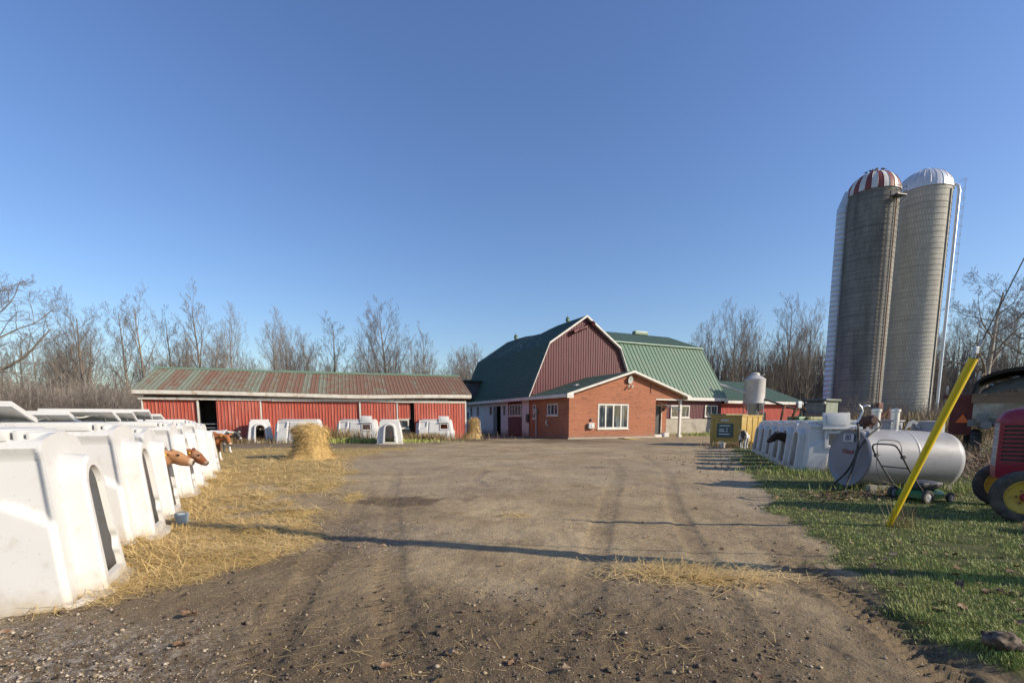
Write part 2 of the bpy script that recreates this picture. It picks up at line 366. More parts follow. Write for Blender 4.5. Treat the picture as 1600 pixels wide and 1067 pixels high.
def height(x, y):
    g, s, mud, tr, grav = masks(x, y); near = np.exp(-np.maximum(y - 3, 0) / 14)
    h = (fbm(x, y, .18, 3, 5) - .5) * .10 * sstep(1.5, 6, np.hypot(x, y - 1))
    h = h + (fbm(x, y, 2.2, 4, 11) - .5) * .035 + (fbm(x, y, 9, 4, 13, .65) - .5) * (.022 + .03 * mud + .016 * g)
    h = h - tr * .016 + g * .035 + s * (.02 * fbm(x, y, 5, 3, 91) + .07 * sstep(.5, .75, fbm(x, y, 1.6, 3, 93)))
    # tread of a tractor tyre along the grass edge
    ge = np.interp(y, GE_Y, GE_X); d = (x - ge + .2); band = sstep(.17, .11, np.abs(d)) * sstep(5.2, 4.4, y)
    lug = sstep(-.1, .4, np.sin((y * 1.15 + np.abs(d) * .55) * 62)); h = h - band * (.008 + .026 * (1 - lug))
    for pts, wd in TRACKS[:4]:
        (ax, ay), (bx, by) = pts[0], pts[2]; L_ = math.hypot(bx - ax, by - ay); u_ = ((x - ax) * (bx - ax) + (y - ay) * (by - ay)) / L_; dd = seg_dist(x, y, pts)
        bd = sstep(wd * .8, wd * .6, dd) * sstep(9, 6.5, y) * sstep(.35, .6, fbm(x, y, .9, 3, 78)); h = h - bd * .011 * sstep(-.2, .5, np.sin((u_ + dd * .6) * 58))
    b = np.exp(-(((x - 2.95) / .3) ** 2 + ((y - 2.78) / .16) ** 2)); h = h + .06 * b * (.4 + fbm(x, y, 7, 3, 41))
    h = h + .55 * sstep(48, 62, y) * sstep(22, 34, x)
    return h * (.35 + .65 * near) + .0
def axis(lo, a, b, hi, st, gr):
    mid = list(np.arange(a, b, st)); L = [a]; d = st
    while L[-1] > lo: d *= gr; L.append(L[-1] - d)
    U_ = [mid[-1]]; d = st
    while U_[-1] < hi: d *= gr; U_.append(U_[-1] + d)
    return np.array(L[:0:-1] + mid + U_[1:])
gx = axis(-900, -4.6, 6.0, 900, .022, 1.045); gy = axis(-300, 2.1, 6.4, 1400, .016, 1.025)
GX, GY = np.meshgrid(gx, gy); gX = GX.ravel(); gY = GY.ravel(); gZ = height(gX, gY)
def grid_obj(name, X, Y, Z, nx, ny, mat):
    me = bpy.data.meshes.new(name); n = len(X); i = np.arange((ny - 1) * nx).reshape(ny - 1, nx)[:, :-1].ravel()
    q = np.stack([i, i + 1, i + nx + 1, i + nx], 1).astype(np.int32)
    me.vertices.add(n); me.vertices.foreach_set('co', np.stack([X, Y, Z], 1).astype(np.float32).ravel())
    me.loops.add(q.size); me.loops.foreach_set('vertex_index', q.ravel()); me.polygons.add(len(q))
    me.polygons.foreach_set('loop_start', np.arange(0, q.size, 4, dtype=np.int32)); me.update(calc_edges=True)
    me.polygons.foreach_set('use_smooth', np.ones(len(q), bool)); me.materials.append(mat)
    ob = bpy.data.objects.new(name, me); COL.objects.link(ob); return ob
def m_ground():
    t = NT('farmyard_dirt'); vec = t.coord(); a = t.n('ShaderNodeAttribute', attribute_name='cover'); cr = t.n('ShaderNodeSeparateColor'); t.l(a.outputs[0], cr.inputs[0])
    b = t.n('ShaderNodeAttribute', attribute_name='wear'); wr = t.n('ShaderNodeSeparateColor'); t.l(b.outputs[0], wr.inputs[0])
    grass, straw, mud = cr.outputs; trk, grav, farc = wr.outputs
    nf = t.noise(vec, 38, 6, .7); nm = t.noise(vec, 6, 6, .65); nl = t.noise(vec, .7, 4)
    dirt = t.mix(t.ramp(nm, [(.3, 0.), (.7, 1.)]), (.45, .345, .205), (.33, .25, .145)); dirt = t.mix(t.ramp(nl, [(.4, 0.), (.65, .6)]), dirt, (.23, .165, .09)); lp = t.noise(vec, .23, 4, .6); dirt = t.mix(t.ramp(lp, [(.48, 0.), (.62, .55)]), dirt, (.54, .415, .245)); dirt = t.mix(t.ramp(t.noise(t.mapv(vec, (1, .8, 1)), 1.7, 7, .75), [(.47, 0.), (.66, .7)]), dirt, (.18, .127, .072))
    dirt = t.mix(t.ramp(nf, [(.48, 0.), (.64, .5)]), dirt, (.21, .16, .1))
    dirt = t.mix(t.math('MULTIPLY', trk, .3), dirt, (.17, .125, .08))
    md = t.mix(t.ramp(nf, [(.35, 0.), (.7, 1.)]), (.085, .06, .037), (.17, .125, .075)); dirt = t.mix(t.math('MULTIPLY', mud, .95), dirt, md)
    vo = t.n('ShaderNodeTexVoronoi'); vo.inputs['Scale'].default_value = 42; t.l(vec, vo.inputs['Vector'])
    gs = t.ramp(vo.outputs['Color'], [(.2, (.14, .12, .1)), (.8, (.42, .37, .31))]); gm = t.math('MULTIPLY', grav, t.ramp(t.noise(vec, 16, 3), [(.42, 0.), (.6, .8)])); dirt = t.mix(gm, dirt, gs)
    pv = t.n('ShaderNodeTexVoronoi'); pv.inputs['Scale'].default_value = 16; t.l(vec, pv.inputs['Vector'])
    peb = t.math('MULTIPLY', t.ramp(pv.outputs['Distance'], [(.1, 1.), (.16, 0.)]), t.ramp(pv.outputs['Color'], [(.55, 0.), (.6, 1.)])); dirt = t.mix(t.math('MULTIPLY', peb, .7), dirt, (.42, .36, .29))
    sw = t.noise(t.mapv(vec, (9, 26, 9)), 1.6, 6, .75, 1.5); sc = t.mix(t.ramp(sw, [(.36, 0.), (.62, 1.)]), (.17, .115, .045), (.52, .37, .135)); dirt = t.mix(t.ramp(t.math('ADD', straw, t.math('MULTIPLY', t.math('SUBTRACT', nm, .5), .9)), [(.2, 0.), (.55, .95)]), dirt, sc)
    gc = t.mix(t.ramp(nm, [(.35, 0.), (.65, 1.)]), (.055, .075, .022), (.12, .11, .045)); dirt = t.mix(t.ramp(t.math('ADD', grass, t.math('MULTIPLY', t.math('SUBTRACT', nf, .5), .6)), [(.3, 0.), (.7, 1.)]), dirt, gc)
    dirt = t.mix(farc, dirt, t.mix(nl, (.13, .1, .05), (.2, .155, .08)))
    bh = t.math('ADD', t.math('MULTIPLY', nf, 1.), t.math('ADD', t.math('MULTIPLY', nm, .8), t.math('MULTIPLY', peb, .5)))
    t.bump(bh, .8, .03); return t.out(dirt, .95, 0, .2)
ground = grid_obj('ground', gX, gY, gZ, len(gx), len(gy), m_ground()); tag(ground, kind='structure')
def set_attr(me, name, cols):
    at = me.attributes.new(name, 'FLOAT_COLOR', 'POINT'); c = np.ones((len(me.vertices), 4), np.float32)
    for k, v in enumerate(cols): c[:, k] = v
    at.data.foreach_set('color', c.ravel())
_g, _s, _m, _t, _r = masks(gX, gY)
set_attr(ground.data, 'cover', (_g, _s, _m)); set_attr(ground.data, 'wear', (_t, _r, sstep(55, 75, gY) * .9))
def gz(x, y): return float(height(np.array([float(x)]), np.array([float(y)]))[0])
# ------------------------------------------------------------------ buildings
def window(parent, name, o, uv, nv, w, h, panes, mat_f, fw=.07, depth=.06, inner=.45):
    """a framed window: o = lower left corner on the wall, uv along, nv outwards; the panes are one sheet each window"""
    o = Vector(o); uv = Vector(uv); nv = Vector(nv); up = Vector((0, 0, 1)); m = MB()
    def bar(a0, a1, z0, z1, d0, d1):
        p = [o + uv * a + up * z + nv * d for d in (d0, d1) for z in (z0, z1) for a in (a0, a1)]
        m.add(p, [(0, 2, 3, 1), (4, 5, 7, 6), (0, 1, 5, 4), (2, 6, 7, 3), (0, 4, 6, 2), (1, 3, 7, 5)])
    bar(0, w, 0, fw, -.02, depth); bar(0, w, h - fw, h, -.02, depth); bar(0, fw, fw, h - fw, -.02, depth); bar(w - fw, w, fw, h - fw, -.02, depth)
    k = len(panes) if hasattr(panes, '__len__') else panes; xs = [w * i / k for i in range(1, k)]
    for x in xs: bar(x - fw * .5, x + fw * .5, fw, h - fw, -.015, depth * .9)
    wo = m.build(name, mat_f, parent)
    g = MB(); a = o + nv * .012; g.quad(a + uv * fw + up * fw, a + uv * (w - fw) + up * fw, a + uv * (w - fw) + up * (h - fw), a + uv * fw + up * (h - fw)); g.build('pane', M['glass'], wo)
    s_ = MB(); p = [o + uv * a_ + up * z_ + nv * d_ for d_ in (0, depth + .06) for z_ in (-.08, -.002) for a_ in (-.06, w + .06)]
    s_.add(p, [(0, 2, 3, 1), (4, 5, 7, 6), (0, 1, 5, 4), (2, 6, 7, 3), (0, 4, 6, 2), (1, 3, 7, 5)]); s_.build('sill', M['white_wood'], wo)
    return wo

# ---- long red cattle shed with a rusty roof
shed = thing('cattle_shed', 'long low red cattle shed with a rust streaked green roof, left of the gambrel barn', 'shed', (-23.29, 31, 0), R(18.3))
SL, SD = 20.8, 8.0
def red_sheet(name, x0, x1, z0, z1, y=0., pitch=.2, tilt=0.):
    m = MB(); m.ribbed(lambda u: (x0 + u, y - tilt, z0), lambda u: (x0 + u, y, z1), x1 - x0, (0, -1, 0), pitch, .03); return m.build(name, M['shed_red'], shed)
red_sheet('wall_panel', 0, 3.0, -.1, 2.7); red_sheet('wall_panel', 9.3, 13.05, -.1, 2.72); red_sheet('wall_panel', 15.72, 16.62, 1.5, 2.72, .02)
red_sheet('sliding_door', 4.1, 6.7, .05, 2.7, -.10, tilt=.06); red_sheet('wall_panel', 6.74, 9.3, -.1, 2.71)
red_sheet('sliding_door', 13.16, 15.66, .0, 2.66, -.08, tilt=.05); red_sheet('sliding_door', 16.9, 20.7, .02, 2.64, -.14, .205, tilt=.05)
m = MB(); m.ribbed(lambda u: (0, u, -.1), lambda u: (0, u, 2.75 + .55 * min(u, SD - u)), SD, (-1, 0, 0), .2, .03); m.build('end_wall', M['shed_red'], shed)
m = MB(); m.ribbed(lambda u: (SL, u, -.1), lambda u: (SL, u, 2.75 + .55 * min(u, SD - u)), SD, (1, 0, 0), .2, .03); m.build('end_wall', M['shed_red'], shed)
m = MB(); m.box(0, SL, SD - .1, SD, -.1, 2.8); m.build('rear_wall', M['shed_red'], shed)
m = MB(); m.box(.05, SL - .05, 1.6, 1.65, 0, 2.9); m.box(2.95, 2.99, .05, 1.6, 0, 2.7); m.box(16.66, 16.9, .3, .34, 0, 2.7); build_each(m, 'shade_sheet', M['inside_shade'], shed)  # dark sheets that paint the shade inside the open shed
m = MB()
for a, b in ((-.02, .04), (3.0, 3.1), (6.68, 6.76), (13.04, 13.14), (15.64, 15.72), (20.72, 20.82)): m.box(a, b, -.13, -.02 if a > 0 else .02, 0, 2.72)
build_each(m, 'corner_trim', M['white_trim'], shed)
m = MB(); m.box(-.15, 7.4, -.2, -.09, 2.70, 2.86); m.box(7.42, 15.5, -.2, -.09, 2.68, 2.86); m.box(15.52, SL, -.19, -.09, 2.66, 2.83); build_each(m, 'door_track', M['white_wood'], shed)
def fz(x): return .0 + .04 * math.sin(x * .33 + 1) - .05 * math.exp(-((x - 13.5) / 3) ** 2)
m = MB(); N_ = 26
for i in range(N_):
    x0, x1 = -.35 + (SL + .7) * i / N_, -.35 + (SL + .7) * (i + 1) / N_; a, b = fz(x0), fz(x1)
    m.add([(x0, -.48, 3.0 + a), (x1, -.48, 3.0 + b), (x1, -.48, 3.24 + b), (x0, -.48, 3.24 + a), (x0, -.44, 3.0 + a), (x1, -.44, 3.0 + b), (x1, -.44, 3.24 + b), (x0, -.44, 3.24 + a), (x1, -.0, 2.92 + b), (x0, -.0, 2.92 + a)],
          [(0, 1, 2, 3), (4, 7, 6, 5), (3, 2, 6, 7), (4, 5, 8, 9), (0, 4, 5, 1)])
m.build('fascia', M['white_wood'], shed)
def m_roofpt(x, k): return (x, -.5 + 4.5 * k, 3.25 + (5.02 - 3.25) * k + fz(x) * (1 - k) - (.05 * math.exp(-((x - 10) / 4) ** 2)) * k)
m = MB(); m.ribbed(lambda u: m_roofpt(-.38 + u, 0), lambda u: m_roofpt(-.38 + u, 1), SL + .76, (0, -.37, .93), .26, .022)
m.ribbed(lambda u: (-.38 + u, 8.5, 3.2), lambda u: (-.38 + u, 4.02, 5.0), SL + .76, (0, .37, .93), .26, .022); m.build('roof', M['rust_roof'], shed)
m = MB()
for i in range(8):
    x0, x1 = -.45 + (SL + .9) * i / 8, -.45 + (SL + .9) * (i + 1) / 8; a = m_roofpt(x0, 1)[2]; b = m_roofpt(x1, 1)[2]; l_ = .03 if i in (3, 4) else 0
    m.add([(x0, 3.78, a - .06), (x1, 3.78, b - .06), (x1, 4, b + .09 + l_), (x0, 4, a + .09 + l_), (x1, 4.25, b - .06), (x0, 4.25, a - .06)], [(0, 1, 2, 3), (3, 2, 4, 5)])
m.build('ridge_cap', M['green_roof'], shed)
m = MB()
for z in (.35, .62, .9, 1.15): m.tube([(3.06, -.0, z), (4.12, -.0, z)], .022, 6)
build_each(m, 'gate_rail', M['galv'], shed)
wo = window(shed, 'window', (15.74, -.04, .78), (1, 0, 0), (0, -1, 0), .76, .66, 1, M['white_wood'], .09)
m = MB(); m.box(15.7, 16.62, -.02, .02, -.05, .66); m.build('board_panel', mk('grey_board', (.3, .27, .16), (.22, .2, .12), 3, .85), shed)
m = MB(); m.box(15.7, 16.6, .0, .03, 1.46, 1.5); m.build('lintel', M['white_wood'], shed)

# farm gate leaning open beside the shed's right corner
gate = thing('farm_gate', 'tubular steel farm gate standing open at the right corner of the long red shed', 'gate', (-3.5, 37.5, 0), R(-18))
m = MB()
for z in (.28, .55, .82, 1.1, 1.36): m.tube([(0, 0, z), (1.15, .0, z - .12)], .024, 6)
build_each(m, 'gate_rail', M['galv'], gate)
m = MB(); m.tube([(0, 0, 0), (0, 0, 1.42)], .03, 6); m.tube([(1.15, 0, .05), (1.15, 0, 1.28)], .026, 6); build_each(m, 'gate_post', M['galv'], gate)

# ---- gambrel barn with its cross wing
BA = R(25.4); BO = Vector((1.61, 41.17, 0))
barn = thing('gambrel_barn', 'big gambrel barn with green roof, weathered red gable and a cross wing to its right', 'barn', BO, BA)
BL = 15.8
prof = [(-.42, 3.25), (1.55, 7.83), (5.21, 10.3), (8.87, 7.83), (10.84, 3.25)]
def lerp(a, b, t): return a + (b - a) * t
def roofz(x):
    for (a, za), (b, zb) in zip(prof[:-1], prof[1:]):
        if a <= x <= b: return za + (zb - za) * (x - a) / (b - a)
    return 3.2
def sag(y): return -.28 * math.exp(-((y - 8.2) / 2.2) ** 2)
def rpt(k, y, z=0):
    s_ = sag(y) if k == 2 else sag(y) * .4 if k in (1, 3) else 0
    return Vector((prof[k][0], y, prof[k][1] + s_ + z))
m = MB()
for k in range(4):
    a, b = prof[k], prof[k + 1]; nrm = Vector((-(b[1] - a[1]), 0, b[0] - a[0])).normalized()
    # rows of shingles as shallow steps, broken along the length for the sag
    rows = 14; YS = [-.32 + (BL + .64) * i / 10 for i in range(11)]
    for r_ in range(rows):
        t0, t1 = r_ / rows, (r_ + 1) / rows
        up_ = k < 2
        for y0, y1 in zip(YS[:-1], YS[1:]):
            P = lambda t, y, d: rpt(k, y).lerp(rpt(k + 1, y), t) + nrm * d
            d0, d1 = (.012, 0) if up_ else (0, .012)
            m.quad(P(t0, y0, d0), P(t0, y1, d0), P(t1, y1, d1), P(t1, y0, d1))
m.build('roof', M['green_shingle'], barn)
m = MB(); m.ribbed(lambda u: (.02 + u, 0, 2.9), lambda u: (.02 + u, 0, roofz(.02 + u) - .04), 10.38, (0, -1, 0), .25, .035, .5); m.build('gable_wall', M['barn_red'], barn)
m = MB(); m.ribbed(lambda u: (.02 + u, BL, 2.9), lambda u: (.02 + u, BL, roofz(.02 + u) - .04), 10.38, (0, 1, 0), .25, .035, .5); m.build('gable_wall', M['barn_red'], barn)
m = MB()
for k in range(4):
    a, b = rpt(k, -.36), rpt(k + 1, -.36); dn = Vector((0, 0, -.14))
    m.loft([[a + Vector((0, 0, .03)), a + dn], [b + Vector((0, 0, .03)), b + dn]]); m.loft([[a + dn, a + dn + Vector((0, .3, 0))], [b + dn, b + dn + Vector((0, .3, 0))]])
m.build('verge_board', M['white_trim'], barn)
m = MB(); m.box(-.5, -.42, -.35, BL + .3, 3.02, 3.27); m.box(10.84, 10.92, -.35, .4, 3.02, 3.27); build_each(m, 'eave_fascia', M['white_trim'], barn)
# left wall: whitewashed stone with openings
def wall_with_holes(name, mat, x, y0, y1, z0, z1, holes, th=.35):
    ys = sorted({y0, y1, *[h[0] for h in holes], *[h[1] for h in holes]}); zs = sorted({z0, z1, *[h[2] for h in holes], *[h[3] for h in holes]}); m = MB()
    def inside(a, b): return any(h[0] - 1e-6 < a < h[1] + 1e-6 and h[2] - 1e-6 < b < h[3] + 1e-6 for h in holes)
    for a, b in zip(ys[:-1], ys[1:]):
        for c, d in zip(zs[:-1], zs[1:]):
            if not inside((a + b) / 2, (c + d) / 2): m.quad((x, a, c), (x, a, d), (x, b, d), (x, b, c))
    for a, b, c, d in holes:
        m.quad((x, a, c), (x + th, a, c), (x + th, a, d), (x, a, d)); m.quad((x, b, c), (x, b, d), (x + th, b, d), (x + th, b, c))
        m.quad((x, a, d), (x + th, a, d), (x + th, b, d), (x, b, d)); m.quad((x, a, c), (x, b, c), (x + th, b, c), (x + th, a, c))
    return m.build(name, mat, barn)
HO = [(5.2, 5.75, 1.85, 2.7), (6.25, 7.95, -.1, 2.7), (8.3, 9.1, 1.9, 2.7), (11.9, 12.5, 1.85, 2.75), (13.9, 14.5, 1.85, 2.8), (14.95, 15.6, -.1, 2.2)]
wall_with_holes('stone_wall', M['stone'], 0, 4.6, BL, -.2, 3.15, HO); wall_with_holes('stone_wall', M['stone'], -.03, .35, 1.7, -.2, 3.15, [])
m = MB(); m.box(.36, .4, .2, BL - .1, -.1, 3.1); build_each(m, 'shade_sheet', M['inside_shade'], barn)  # dark sheet painting the shade behind the stone wall's openings
m = MB(); m.ribbed(lambda u: (.02, 1.7 + u, -.1), lambda u: (.02, 1.7 + u, 3.15), 2.9, (-1, 0, 0), .3, .02); m.build('wall_panel', M['barn_red'], barn)
window(barn, 'window', (-.02, 4.2, 1.76), (0, -1, 0), (-1, 0, 0), 2.4, 1.0, 4, M['white_trim'])
m = MB(); m.box(-.06, -.01, 1.8, 4.35, .1, 1.6)
for z in (.42, .78, 1.14): m.box(-.085, -.06, 1.8, 4.35, z, z + .05)
m.build('half_door', M['barn_red'], barn)
m = MB(); m.box(-.05, .0, 7.1, 7.95, -.05, 2.65); m.box(-.08, -.05, 7.1, 7.95, 1.2, 1.3); m.build('door', mk('grey_door', (.16, .17, .17), (.1, .11, .11), 2, .8), barn)
for y0, z0, w, h in ((5.75, 1.85, .55, .85), (9.1, 1.9, .8, .8), (12.5, 1.85, .6, .9), (14.5, 1.85, .6, .95)):
    window(barn, 'window', (.1, y0, z0), (0, -1, 0), (-1, 0, 0), w, h, 1, mk('grey_frame', (.35, .36, .38), (.28, .29, .3), 3, .7), .05, .04)
m = MB(); m.box(.34, .4, 15.0, 15.6, 0, 2.2); m.build('door', M['barn_red'], barn)
# dormer box over the far end of the left eave
m = MB(); m.box(-.95, .9, 12.6, 15.9, 3.6, 5.4); m.build('dormer', mk('dark_dormer', (.09, .1, .11), (.06, .07, .08), 2, .8), barn)
m = MB(); m.box(-1.35, 1.3, 12.2, 16.3, 5.4, 5.55); m.build('dormer_roof', M['green_shingle'], barn)
# hay track and lamp at the peak, ventilators along the ridge
m = MB(); m.tube([(5.6, -.12, 9.55), (5.0, -.3, 9.25), (4.3, -.3, 9.0), (3.9, -.25, 8.82)], [.1, .13, .12, .22], 8); m.tube([(5.75, -.34, 9.75), (5.75, -.55, 9.6)], .16, 8); m.build('hay_track', M['barn_red'], barn)
def ventilator(x, y, z, s=1.):
    m = MB(); T = Matrix.Translation((x, y, z)) @ Matrix.Scale(s, 4)
    m.lathe([(.2, -.3), (.2, .22), (.3, .25), (.3, .55), (.2, .62), (.32, .66), (.05, .92), (.02, 1.15)], 12, T, True); return m.build('ventilator', M['green_roof'], barn, 40)
ventilator(5.21, 2.85, 10.2, .62); ventilator(5.21, 13.72, 10.2, .72)
# cross wing
wp = [(-.07, 3.6), (3.61, 9.03), (8.66, 10.95), (13.7, 9.03), (17.4, 3.6)]; WX0, WX1 = 7.3, 22.76
m = MB()
for k in (0, 3):
    a, b = wp[k], wp[k + 1]; n_ = Vector((0, -(b[1] - a[1]), b[0] - a[0]))
    m.ribbed(lambda u: (WX0 + u, a[0], a[1]), lambda u: (WX0 + u, b[0], b[1]), WX1 - WX0, n_, .46, .05, .3)
m.build('wing_roof', M['green_roof'], barn)
m = MB()
for k in (1, 2):
    a, b = wp[k], wp[k + 1]; n_ = Vector((0, -(b[1] - a[1]), b[0] - a[0])); m.ribbed(lambda u: (WX0 + u, a[0] - (.15 if k == 1 else 0), a[1] + .04), lambda u: (WX0 + u, b[0], b[1] + .02), WX1 - WX0 + .05, n_, .9, .03, .1)
m.build('wing_roof', M['green_shingle'], barn)
m = MB(); m.box(WX0 + 2, WX1, 3.36, 3.5, 8.98, 9.09); m.build('flashing', mk('pale_green_flashing', (.3, .4, .31), (.24, .33, .26), 2, .5), barn)
m = MB(); m.bbox(17.5, 19.4, 8.35, 8.95, 10.9, 11.35, .12); m.build('ventilator', M['green_roof'], barn)
m = MB(); m.box(9, WX1 + .05, -.2, -.1, 3.3, 3.6); m.build('wing_fascia', M['white_trim'], barn)
m = MB(); m.ribbed(lambda u: (10.4 + u, .35, 1.5), lambda u: (10.4 + u, .35, 3.5), 12.1, (0, -1, 0), .2, .025, .5); m.build('wing_wall', M['barn_red'], barn)
m = MB(); m.ribbed(lambda u: (22.5, .35 + u, -.1), lambda u: (22.5, .35 + u, 3.4 + min(u * 1.4, 5.2, (16.6 - u) * 1.4) + .0), 16.6, (1, 0, 0), .25, .025, .5); m.build('wing_wall', M['barn_red'], barn)
m = MB(); m.box(10.4, 22.5, .2, .6, -.2, 1.5); m.build('wing_foundation', M['concrete'], barn)
window(barn, 'window', (15.55, .3, 1.62), (1, 0, 0), (0, -1, 0), 1.1, 1.2, 1, M['white_trim'], .11); window(barn, 'window', (16.85, .3, 1.62), (1, 0, 0), (0, -1, 0), 1.15, 1.2, 1, M['white_trim'], .11)
window(barn, 'window', (20.1, .3, 1.72), (1, 0, 0), (0, -1, 0), 1.75, 1.15, 2, M['white_trim'], .11)

# ---- brick annex in front of the barn's gable
ann = thing('brick_annex', 'low orange brick annex with wide front window and corner porch, against the red gable', 'annex', BO, BA)
FY = -5.94; WR = 8.12
m = MB(); OW = (2.52, 5.43, .72, 2.64)
gz_ = lambda x: 3.2 + (5.0 - 3.2) * (1 - abs(x - 5.55) / 5.95)
xs = [0, OW[0], OW[1], 5.55, WR]
m.quad((0, FY, -.2), (OW[0], FY, -.2), (OW[0], FY, gz_(OW[0])), (0, FY, gz_(0))); m.quad((OW[0], FY, -.2), (OW[1], FY, -.2), (OW[1], FY, OW[2]), (OW[0], FY, OW[2]))
m.quad((OW[0], FY, OW[3]), (OW[1], FY, OW[3]), (OW[1], FY, gz_(OW[1])), (OW[0], FY, gz_(OW[0])))
m.poly([(OW[1], FY, -.2), (WR, FY, -.2), (WR, FY, gz_(WR)), (5.55, FY, gz_(5.55)), (OW[1], FY, gz_(OW[1]))])
m.poly([(WR, FY, 3.1), (10.9, FY, 3.1), (10.9, FY, gz_(10.9)), (WR, FY, gz_(WR))])
m.quad((WR, FY, -.2), (WR, FY + 1.35, -.2), (WR, FY + 1.35, 3.2), (WR, FY, 3.2)); m.quad((WR, FY + 1.35, -.2), (9.15, FY + 1.35, -.2), (9.15, FY + 1.35, 3.2), (WR, FY + 1.35, 3.2))
m.quad((9.15, FY + 1.35, 2.62), (9.95, FY + 1.35, 2.62), (9.95, FY + 1.35, 3.2), (9.15, FY + 1.35, 3.2)); m.quad((9.95, FY + 1.35, -.2), (10.5, FY + 1.35, -.2), (10.5, FY + 1.35, 3.2), (9.95, FY + 1.35, 3.2))
m.quad((10.5, FY + 1.35, -.2), (10.5, .0, -.2), (10.5, .0, 3.2), (10.5, FY + 1.35, 3.2))
for a, b, c, d in ((0, .1, OW[0], 0),): pass
m.build('front_wall', M['brick'], ann)
def side_wall():
    holes = [(-4.4, -2.75, 1.74, 2.65), (-.86, -.34, 1.5, 2.68)]; ys = sorted({FY, .32, *[h[0] for h in holes], *[h[1] for h in holes]}); zs = sorted({-.2, 3.15, *[h[2] for h in holes], *[h[3] for h in holes]}); m = MB()
    for a, b in zip(ys[:-1], ys[1:]):
        for c, d in zip(zs[:-1], zs[1:]):
            if not any(h[0] <= (a + b) / 2 <= h[1] and h[2] <= (c + d) / 2 <= h[3] for h in holes): m.quad((0, a, c), (0, a, d), (0, b, d), (0, b, c))
    return m.build('side_wall', M['brick'], ann)
side_wall()
m = MB(); m.box(.12, .16, FY + .3, .2, 0, 3.1); m.box(.3, 8.0, FY + .3, FY + .34, 0, 3.1); m.box(9.0, 10.2, FY + 1.7, FY + 1.75, 0, 3); build_each(m, 'shade_sheet', M['inside_shade'], ann)  # dark sheets painting the shade behind the windows and door
window(ann, 'window', (2.54, FY + .02, .74), (1, 0, 0), (0, -1, 0), 2.87, 1.88, 4, M['white_trim'], .12, .04)
window(ann, 'window', (.02, -2.77, 1.75), (0, -1, 0), (-1, 0, 0), 1.61, .89, 3, M['white_trim'], .08); window(ann, 'window', (.02, -.36, 1.51), (0, -1, 0), (-1, 0, 0), .48, 1.16, 1, M['white_trim'], .07)
m = MB(); m.box(9.2, 9.9, FY + 1.42, FY + 1.47, .15, 2.55); do = m.build('door', mk('dark_door', (.03, .035, .035), (.045, .05, .05), 2, .5), ann)
m = MB(); m.box(9.13, 9.2, FY + 1.3, FY + 1.4, .1, 2.64); m.box(9.9, 9.97, FY + 1.3, FY + 1.4, .1, 2.64); m.box(9.2, 9.9, FY + 1.3, FY + 1.4, 2.56, 2.64); m.build('frame', M['white_wood'], do)
m = MB()
ax, az, rx = 5.55, 5.12, [(-.42, 3.28), (5.55, 5.12), (11.45, 3.3)]
for k in (0, 1):
    a, b = rx[k], rx[k + 1]
    for i in range(12):
        t0, t1 = i / 12, (i + 1) / 12; d0, d1 = (.02, 0) if k == 0 else (0, .02)
        P = lambda t, y, d: (lerp(a[0], b[0], t), y, lerp(a[1], b[1], t) + d)
        m.quad(P(t0, FY - .42, d0), P(t1, FY - .42, d1), P(t1, .0, d1), P(t0, .0, d0))
m.build('roof', M['green_shingle'], ann)
m = MB()
for k in (0, 1):
    a, b = Vector((rx[k][0], FY - .45, rx[k][1])), Vector((rx[k + 1][0], FY - .45, rx[k + 1][1])); d = Vector((0, 0, -.13)); bk = Vector((0, .42, 0))
    m.loft([[a + Vector((0, 0, .03)), a + d, a + d + bk], [b + Vector((0, 0, .03)), b + d, b + d + bk]])
m.box(-.5, -.42, FY - .42, -.36, 3.03, 3.27); m.box(11.45, 11.55, FY - .43, 0, 3.05, 3.3); m.box(-.42, -.0, FY - .4, -.36, 3.05, 3.1); m.box(-.46, .08, FY - .48, FY - .42, 2.98, 3.3); m.box(11.0, 11.5, FY - .48, FY - .42, 3.0, 3.3); m.build('fascia', M['white_trim'], ann)
m = MB(); m.box(8.15, 11.2, FY + .02, FY + .14, 2.98, 3.1); m.box(8.2, 11.3, FY + .15, -.1, 3.1, 3.14); m.build('porch_beam', M['white_trim'], ann)
m = MB(); m.box(10.66, 10.84, FY - .02, FY + .16, .0, 2.98); m.box(10.6, 10.9, FY - .08, FY + .22, 0, .2); m.build('porch_post', M['white_trim'], ann)
m = MB(); m.box(-.1, WR + .05, FY - .08, FY - .01, -.2, .12); m.build('foundation', M['concrete'], ann)
m = MB(); m.box(8.15, 9.2, FY + .4, FY + 1.0, 0, .22); m.box(9.75, 10.45, FY + .9, FY + 1.3, 0, .34); build_each(m, 'step', M['white_trim'], ann)
T = Matrix.Translation((5.42, FY - .12, 4.45)) @ Matrix.Rotation(R(-78), 4, 'X') @ Matrix.Rotation(R(-14), 4, 'Y')
m = MB(); m.lathe([(.001, .06), (.18, .04), (.3, 0), (.3, -.03), (.05, .0)], 20, T); m.tube([(5.42, FY, 4.35), (5.42, FY - .12, 4.45)], .03, 6); m.build('round_vent', mk('grey_disc', (.4, .42, .4), (.33, .35, .33), 4, .5), ann, 40)
m = MB(); m.tube([(5.3, FY, 4.0), (5.3, FY - .1, 4.02), (5.2, FY - .2, 3.85)], [.03, .05, .08], 7); m.tube([(5.55, FY - .05, 4.03), (5.6, FY - .2, 3.95)], [.05, .1], 7); build_each(m, 'flood_lamp', M['white_wood'], ann, 40)
m = MB(); m.bbox(1.62, 2.12, FY - .22, FY - .0, .76, 1.18, .03); mt = m.build('meter_box', mk('grey_meter', (.5, .5, .5), (.42, .42, .43), 6, .45), ann)
